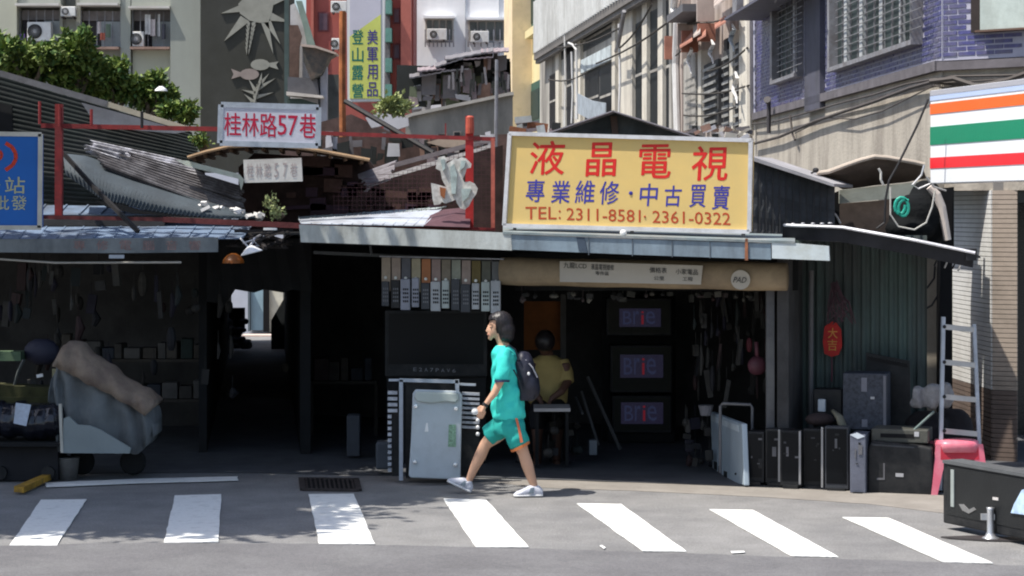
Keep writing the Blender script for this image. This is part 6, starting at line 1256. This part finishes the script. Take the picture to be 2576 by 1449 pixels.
shoe(GZ(1366, -.10, .006), GZ(1292, -.12, .006), W(1346, 1232, -.10), 0)
shoe(GZ(1184, .11, .008), GZ(1124, .12, .105), W(1176, 1210, .11), 0)
# hair: bob
hair = M('black hair', (.016, .013, .014), .42, var=.3, scale=60, bump=.1, bscale=60, spec=.4)
h = MB(); h.ell(W(1260, 812), (.106, .088, .104), 18, 12); h.ell(W(1272, 830), (.082, .092, .088), 16, 10); h.ell(W(1273, 846), (.072, .088, .055), 14, 8)
h.ell(W(1246, 806, 0), (.062, .078, .066), 14, 10)
hm = remesh(h, .009, 2)
# cut the face opening by pulling in points at the front lower side
for p in hm.v:
    u = CX + p.x / p.y * F; v = HY + (CH - p.z) / p.y * F
    if u < 1246 and v > 806: p.x = max(p.x, W(1248 - (v - 806) * .02, v).x + .012)
for p in hm.v:
    g_ = math.sin(p.x * 210 + p.y * 90 + 2 * math.sin(p.z * 22)) + .6 * math.sin(p.x * 90 - p.y * 160); p.x += .0022 * g_; p.y += .0016 * g_
    if p.z < 1.42: p.z += .006 * math.sin(p.x * 260 + p.y * 180)
hm.build('hair', hair, wo, True)
m = MB(); m.ell(W(1234, 824, -.046), (.007, .006, .006), 8, 6); m.build('eye', M('dark eye', (.02, .015, .012), .3), wo)
m = MB(); m.bar(W(1231, 817, -.044), W(1239, 817, -.052), .006); m.build('eyebrow', hair, wo)
m = MB(); m.ell(W(1229, 841.5, -.012), (.008, .018, .005), 8, 6); m.build('lips', M('lip tone', (.42, .14, .12), .5), wo)
MB().tube([W(1223, 1015, -.22), W(1219, 1021, -.22)], [.027, .027], 14).build('wristband', wire, wo)
# backpack and its straps
bk = thing('backpack', 'dark slate backpack worn by the pedestrian in turquoise', 'backpack', W(1335, 1010))
s = MB(); s.ell(W(1322, 945, 0), (.088, .14, .21), 18, 12); s.ell(W(1333, 968, 0), (.085, .14, .145), 16, 10); s.ell(W(1314, 905, 0), (.06, .11, .08), 14, 8); s.ell(W(1342, 978, 0), (.06, .10, .09), 14, 8); s.box(W(1320, 955, 0), (.12, .22, .34), 0, 0, -.12)
remesh(s, .012, 3).build('pack', M('slate plum nylon', (.014, .015, .028), .5, var=.35, scale=9, bump=.5, bscale=9, spec=.4), bk, True)
tk = M('black strap', (.02, .025, .035), .6)
MB().tube([W(1306, 905, -.12), W(1296, 880, -.125), W(1280, 868, -.115), W(1262, 880, -.17), W(1257, 905, -.15)], [.016] * 5, 8, .4).build('shoulder_strap', tk, bk)
MB().tube([W(1306, 905, .12), W(1296, 878, .12), W(1280, 868, .10), W(1262, 876, .09)], [.016] * 4, 8, .4).build('shoulder_strap', tk, bk)
MB().tube([W(1312, 985, -.15), W(1305, 955, -.175), W(1292, 930, -.19)], [.010] * 3, 6, .5).build('lower_strap', tk, bk)
MB().tube([W(1322, 905, -.10), W(1340, 925, -.11), W(1352, 950, -.10)], .006, 5).build('zip', M('grey zip', (.35, .35, .38), .5), bk)
MB().ell(W(1330, 940, -.155), (.012, .008, .016), 8, 6).build('tag', M('white enamel', (0, 0, 0)), bk)
cup = M('clear wrap', (.55, .57, .58), .3, var=.3, scale=40)
one('clear_bag', MB().ell(W(1196, 1036, -.2), (.035, .03, .03), 10, 7), cup, 'small clear wrapped packet held in the pedestrian\'s forward hand', 'packet', smooth=True)
# seated man
YM = 21.2
def Q(u, v, dy=0): return P(u, v, YM + dy)
ms = thing('person', 'man in yellow shirt sitting bent over inside the dark shop', 'person', (Q(1380, 1150).x, YM, 0))
b = MB(); b.ell(Q(1371, 862, -.05), (.085, .095, .115), 14, 10); b.tube([Q(1374, 885), Q(1378, 905)], [.06, .075], 12)
b.tube([Q(1420, 915, -.05), Q(1428, 960, -.1), Q(1412, 985, -.25), Q(1385, 1005, -.3)], [.055, .045, .038, .028], 12)
b.tube([Q(1345, 915, -.05), Q(1332, 960, -.1), Q(1345, 990, -.25), Q(1362, 1008, -.3)], [.055, .045, .038, .028], 12)
for x0 in (1382, 1362):
    for k in range(4): b.tube([Q(x0, 1006, -.3), Q(x0 + (k - 1.5) * 3, 1014, -.33), Q(x0 + (k - 1.5) * 3.4, 1020, -.31)], [.012, .010, .008], 6)
b.tube([Q(1395, 1020), Q(1405, 1045, -.3), Q(1402, 1100, -.32), Q(1400, 1165, -.3)], [.09, .075, .05, .04], 12); b.tube([Q(1365, 1020), Q(1352, 1045, -.3), Q(1352, 1100, -.32), Q(1352, 1165, -.3)], [.09, .075, .05, .04], 12)
b.tube([Q(1400, 1163, -.3), Q(1402, 1168, -.42)], [.04, .035], 10); b.tube([Q(1352, 1163, -.3), Q(1350, 1168, -.42)], [.04, .035], 10)
b.rings([ring(Q(1378, 905), .09, .08), ring(Q(1378, 925), .19, .12), ring(Q(1378, 980), .17, .13), ring(Q(1380, 1030), .18, .16)])
remesh(b, .012, 3).build('body', skin_b, ms, True)
s = MB(); s.rings([ring(Q(1376, 893), .08, .08), ring(Q(1378, 905), .16, .12), ring(Q(1380, 925), .215, .15), ring(Q(1380, 970), .195, .16), ring(Q(1378, 1015), .19, .18)])
s.tube([Q(1412, 910), Q(1424, 940, -.05), Q(1427, 962, -.1)], [.08, .075, .07], 12); s.tube([Q(1350, 910), Q(1336, 940, -.05), Q(1332, 962, -.1)], [.08, .075, .07], 12)
remesh(s, .014, 2).build('shirt', M('mustard shirt', (.36, .27, .10), .8, var=.12, scale=7, bump=.4, bscale=10), ms, True)
MB().ell(Q(1371, 858, -.06), (.098, .115, .112), 14, 10).build('hair', M('black hair', (0, 0, 0)), ms, True)
s = MB(); s.tube([Q(1395, 1015), Q(1405, 1043, -.3), Q(1403, 1080, -.32)], [.105, .09, .07], 12); s.tube([Q(1365, 1015), Q(1352, 1043, -.3), Q(1352, 1080, -.32)], [.105, .09, .07], 12)
remesh(s, .014, 2).build('trousers', M('black trousers', (.012, .012, .014), .8), ms, True)
stl = thing('low_stool', 'low dark stool under the seated man', 'stool', Q(1380, 1168))
MB().box(Vector((Q(1380, 1000).x, YM + .02, .40)), (.34, .34, .04)).build('seat', soot, stl)
for a in (-1, 1):
    for c_ in (-1, 1): MB().bar(Vector((Q(1380, 1000).x + a * .14, YM + .02 + c_ * .14, .39)), Vector((Q(1380, 1000).x + a * .16, YM + .02 + c_ * .16, .01)), .03).build('leg', soot, stl)
# ================================================================ PLANTS
leafm = M('leaf green', (.165, .225, .05), .55, var=.55, scale=7, bump=0, spec=.3)
palef = M('pale leaf green', (.34, .38, .16), .6, var=.4, scale=9, bump=0)
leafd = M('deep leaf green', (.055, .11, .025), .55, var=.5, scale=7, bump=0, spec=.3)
bark = M('grey bark', (.16, .13, .10), .9, var=.3, scale=12, bump=.6)
for mm in (leafm, leafd):
    bs = mm.node_tree.nodes['Principled BSDF']
    bs.inputs['Transmission Weight'].default_value = 0
def leaf(m, c, size, d=None):
    d = d or Vector((rnd.gauss(0, 1), rnd.gauss(0, 1), rnd.gauss(0.2, .8))).normalized(); s = d.cross(Vector((rnd.gauss(0, 1), rnd.gauss(0, 1), rnd.gauss(0, 1)))).normalized(); w = size * .28; n = d.cross(s) * size * .1
    o = len(m.v); m.v += [c, c + d * size * .45 + s * w + n, c + d * size, c + d * size * .45 - s * w + n]; m.f += [(o, o + 1, o + 2), (o, o + 2, o + 3)]
def bush(name, lab, cat, blobs, Y, n, size, root, grp=None, mat=None):
    t = thing(name, lab, cat, root, grp); A = MB(); B_ = MB(); st_ = MB()
    tot = sum(r[2] * r[3] for r in blobs)
    for (u, v, ru, rv, dy) in blobs:
        c = P(u, v, Y + dy); s = (Y + dy) / F; k = int(n * ru * rv / tot)
        st_.tube([root, root.lerp(c, .5) + Vector((.05, 0, 0)), c], [.035, .02, .006], 6)
        for j in range(max(4, int(k / 22))):            # sprigs
            dv = Vector((rnd.gauss(0, 1), rnd.gauss(0, 1), rnd.gauss(0, 1))).normalized() * rnd.uniform(.35, 1.05)
            e = c + Vector((dv.x * ru * s, dv.y * ru * s * .8, dv.z * rv * s)); b0 = c.lerp(e, .35)
            if j % 3 == 0: st_.tube([c, b0, e], [.008, .006, .002], 4)
            ax = (e - c).normalized()
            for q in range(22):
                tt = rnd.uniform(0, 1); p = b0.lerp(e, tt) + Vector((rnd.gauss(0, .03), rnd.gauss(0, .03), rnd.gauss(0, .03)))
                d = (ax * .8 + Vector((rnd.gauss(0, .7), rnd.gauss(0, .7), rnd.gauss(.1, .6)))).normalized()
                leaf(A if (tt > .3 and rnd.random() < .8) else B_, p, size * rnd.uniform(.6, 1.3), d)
    st_.build('stem', bark, t); tag(A.build('foliage', mat or leafm, t), kind='stuff'); tag(B_.build('foliage', mat or leafd, t), kind='stuff'); return t
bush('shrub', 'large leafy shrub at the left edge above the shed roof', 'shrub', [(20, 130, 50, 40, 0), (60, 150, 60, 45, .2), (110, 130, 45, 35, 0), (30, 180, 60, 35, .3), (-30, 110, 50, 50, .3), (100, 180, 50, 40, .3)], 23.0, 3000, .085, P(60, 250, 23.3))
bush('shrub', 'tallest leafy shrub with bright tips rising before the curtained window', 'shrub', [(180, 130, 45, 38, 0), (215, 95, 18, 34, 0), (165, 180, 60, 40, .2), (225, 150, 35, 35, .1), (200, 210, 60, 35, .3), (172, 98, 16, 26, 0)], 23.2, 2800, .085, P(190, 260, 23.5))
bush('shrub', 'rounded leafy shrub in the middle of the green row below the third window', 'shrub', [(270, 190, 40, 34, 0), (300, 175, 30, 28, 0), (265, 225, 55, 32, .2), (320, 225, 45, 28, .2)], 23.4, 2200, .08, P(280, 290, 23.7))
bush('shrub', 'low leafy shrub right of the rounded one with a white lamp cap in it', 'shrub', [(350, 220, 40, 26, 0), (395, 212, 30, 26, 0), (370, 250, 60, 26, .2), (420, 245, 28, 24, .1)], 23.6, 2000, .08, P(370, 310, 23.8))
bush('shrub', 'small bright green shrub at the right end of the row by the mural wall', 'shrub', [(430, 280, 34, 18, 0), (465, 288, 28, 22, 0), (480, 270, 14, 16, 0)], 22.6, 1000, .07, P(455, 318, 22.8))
one('lamp_cap', MB().lathe(P(405, 229, 23.1), [(.07, 0), (.06, .02), (.02, .05)], 14), M('white enamel', (0, 0, 0)), 'small white lamp cap among the low shrub leaves', 'lamp')
bush('potted_plant', 'thin green sprig growing from the roof rubble over the alley', 'plant', [(682, 512, 7, 22, 0), (698, 534, 8, 10, 0)], 20.3, 90, .04, P(700, 548, 20.4), None, palef)
bush('rooftop_plant', 'pale green bushy plant below the hanging lime sign', 'plant', [(985, 258, 30, 16, 0), (1010, 270, 26, 14, 0), (965, 275, 20, 10, 0)], 30, 700, .09, P(990, 290, 30.3), None, palef)
bush('weed_tuft', 'small weed tuft in the gap right of the corrugated shed gable', 'plant', [(500, 350, 14, 16, 0), (512, 362, 10, 12, 0)], 21.3, 240, .05, P(505, 375, 21.4))
# street tree whose shade falls over the crossing (outside the frame on the left)
tt_ = thing('street_tree', 'leafy street tree just outside the left edge casting dappled shade', 'tree', (-6.9, 16.2, 0))
tm = MB(); tm.tube([(-6.9, 16.2, 0), (-6.85, 16.25, 1.2), (-6.7, 16.4, 2.6), (-6.4, 16.6, 4.2)], [.19, .16, .14, .11], 12)
lv = MB(); ld_ = MB(); cl = []
for k in range(170):
    x = rnd.uniform(-8.4, -3.6); y = rnd.uniform(15.75, 19.0) ; z = rnd.uniform(5.0, 6.4)
    if x > -4.6 and y < 17.4: continue
    cl.append(Vector((x, y - (.2 if x < -5 else 0), z)))
for k, c in enumerate(cl):
    a = Vector((-6.4, 16.6, 4.2)); k % 3 or tm.tube([a, a.lerp(c, .5) + Vector((0, 0, .25)), c], [.06, .035, .012], 6)
    for q in range(360):
        p = c + Vector((rnd.gauss(0, .34), rnd.gauss(0, .26), rnd.gauss(0, .2))); leaf(lv if q % 2 else ld_, p, rnd.uniform(.14, .24))
tm.build('trunk', bark, tt_); tag(lv.build('crown', leafm, tt_), kind='stuff'); tag(ld_.build('crown', leafd, tt_), kind='stuff')
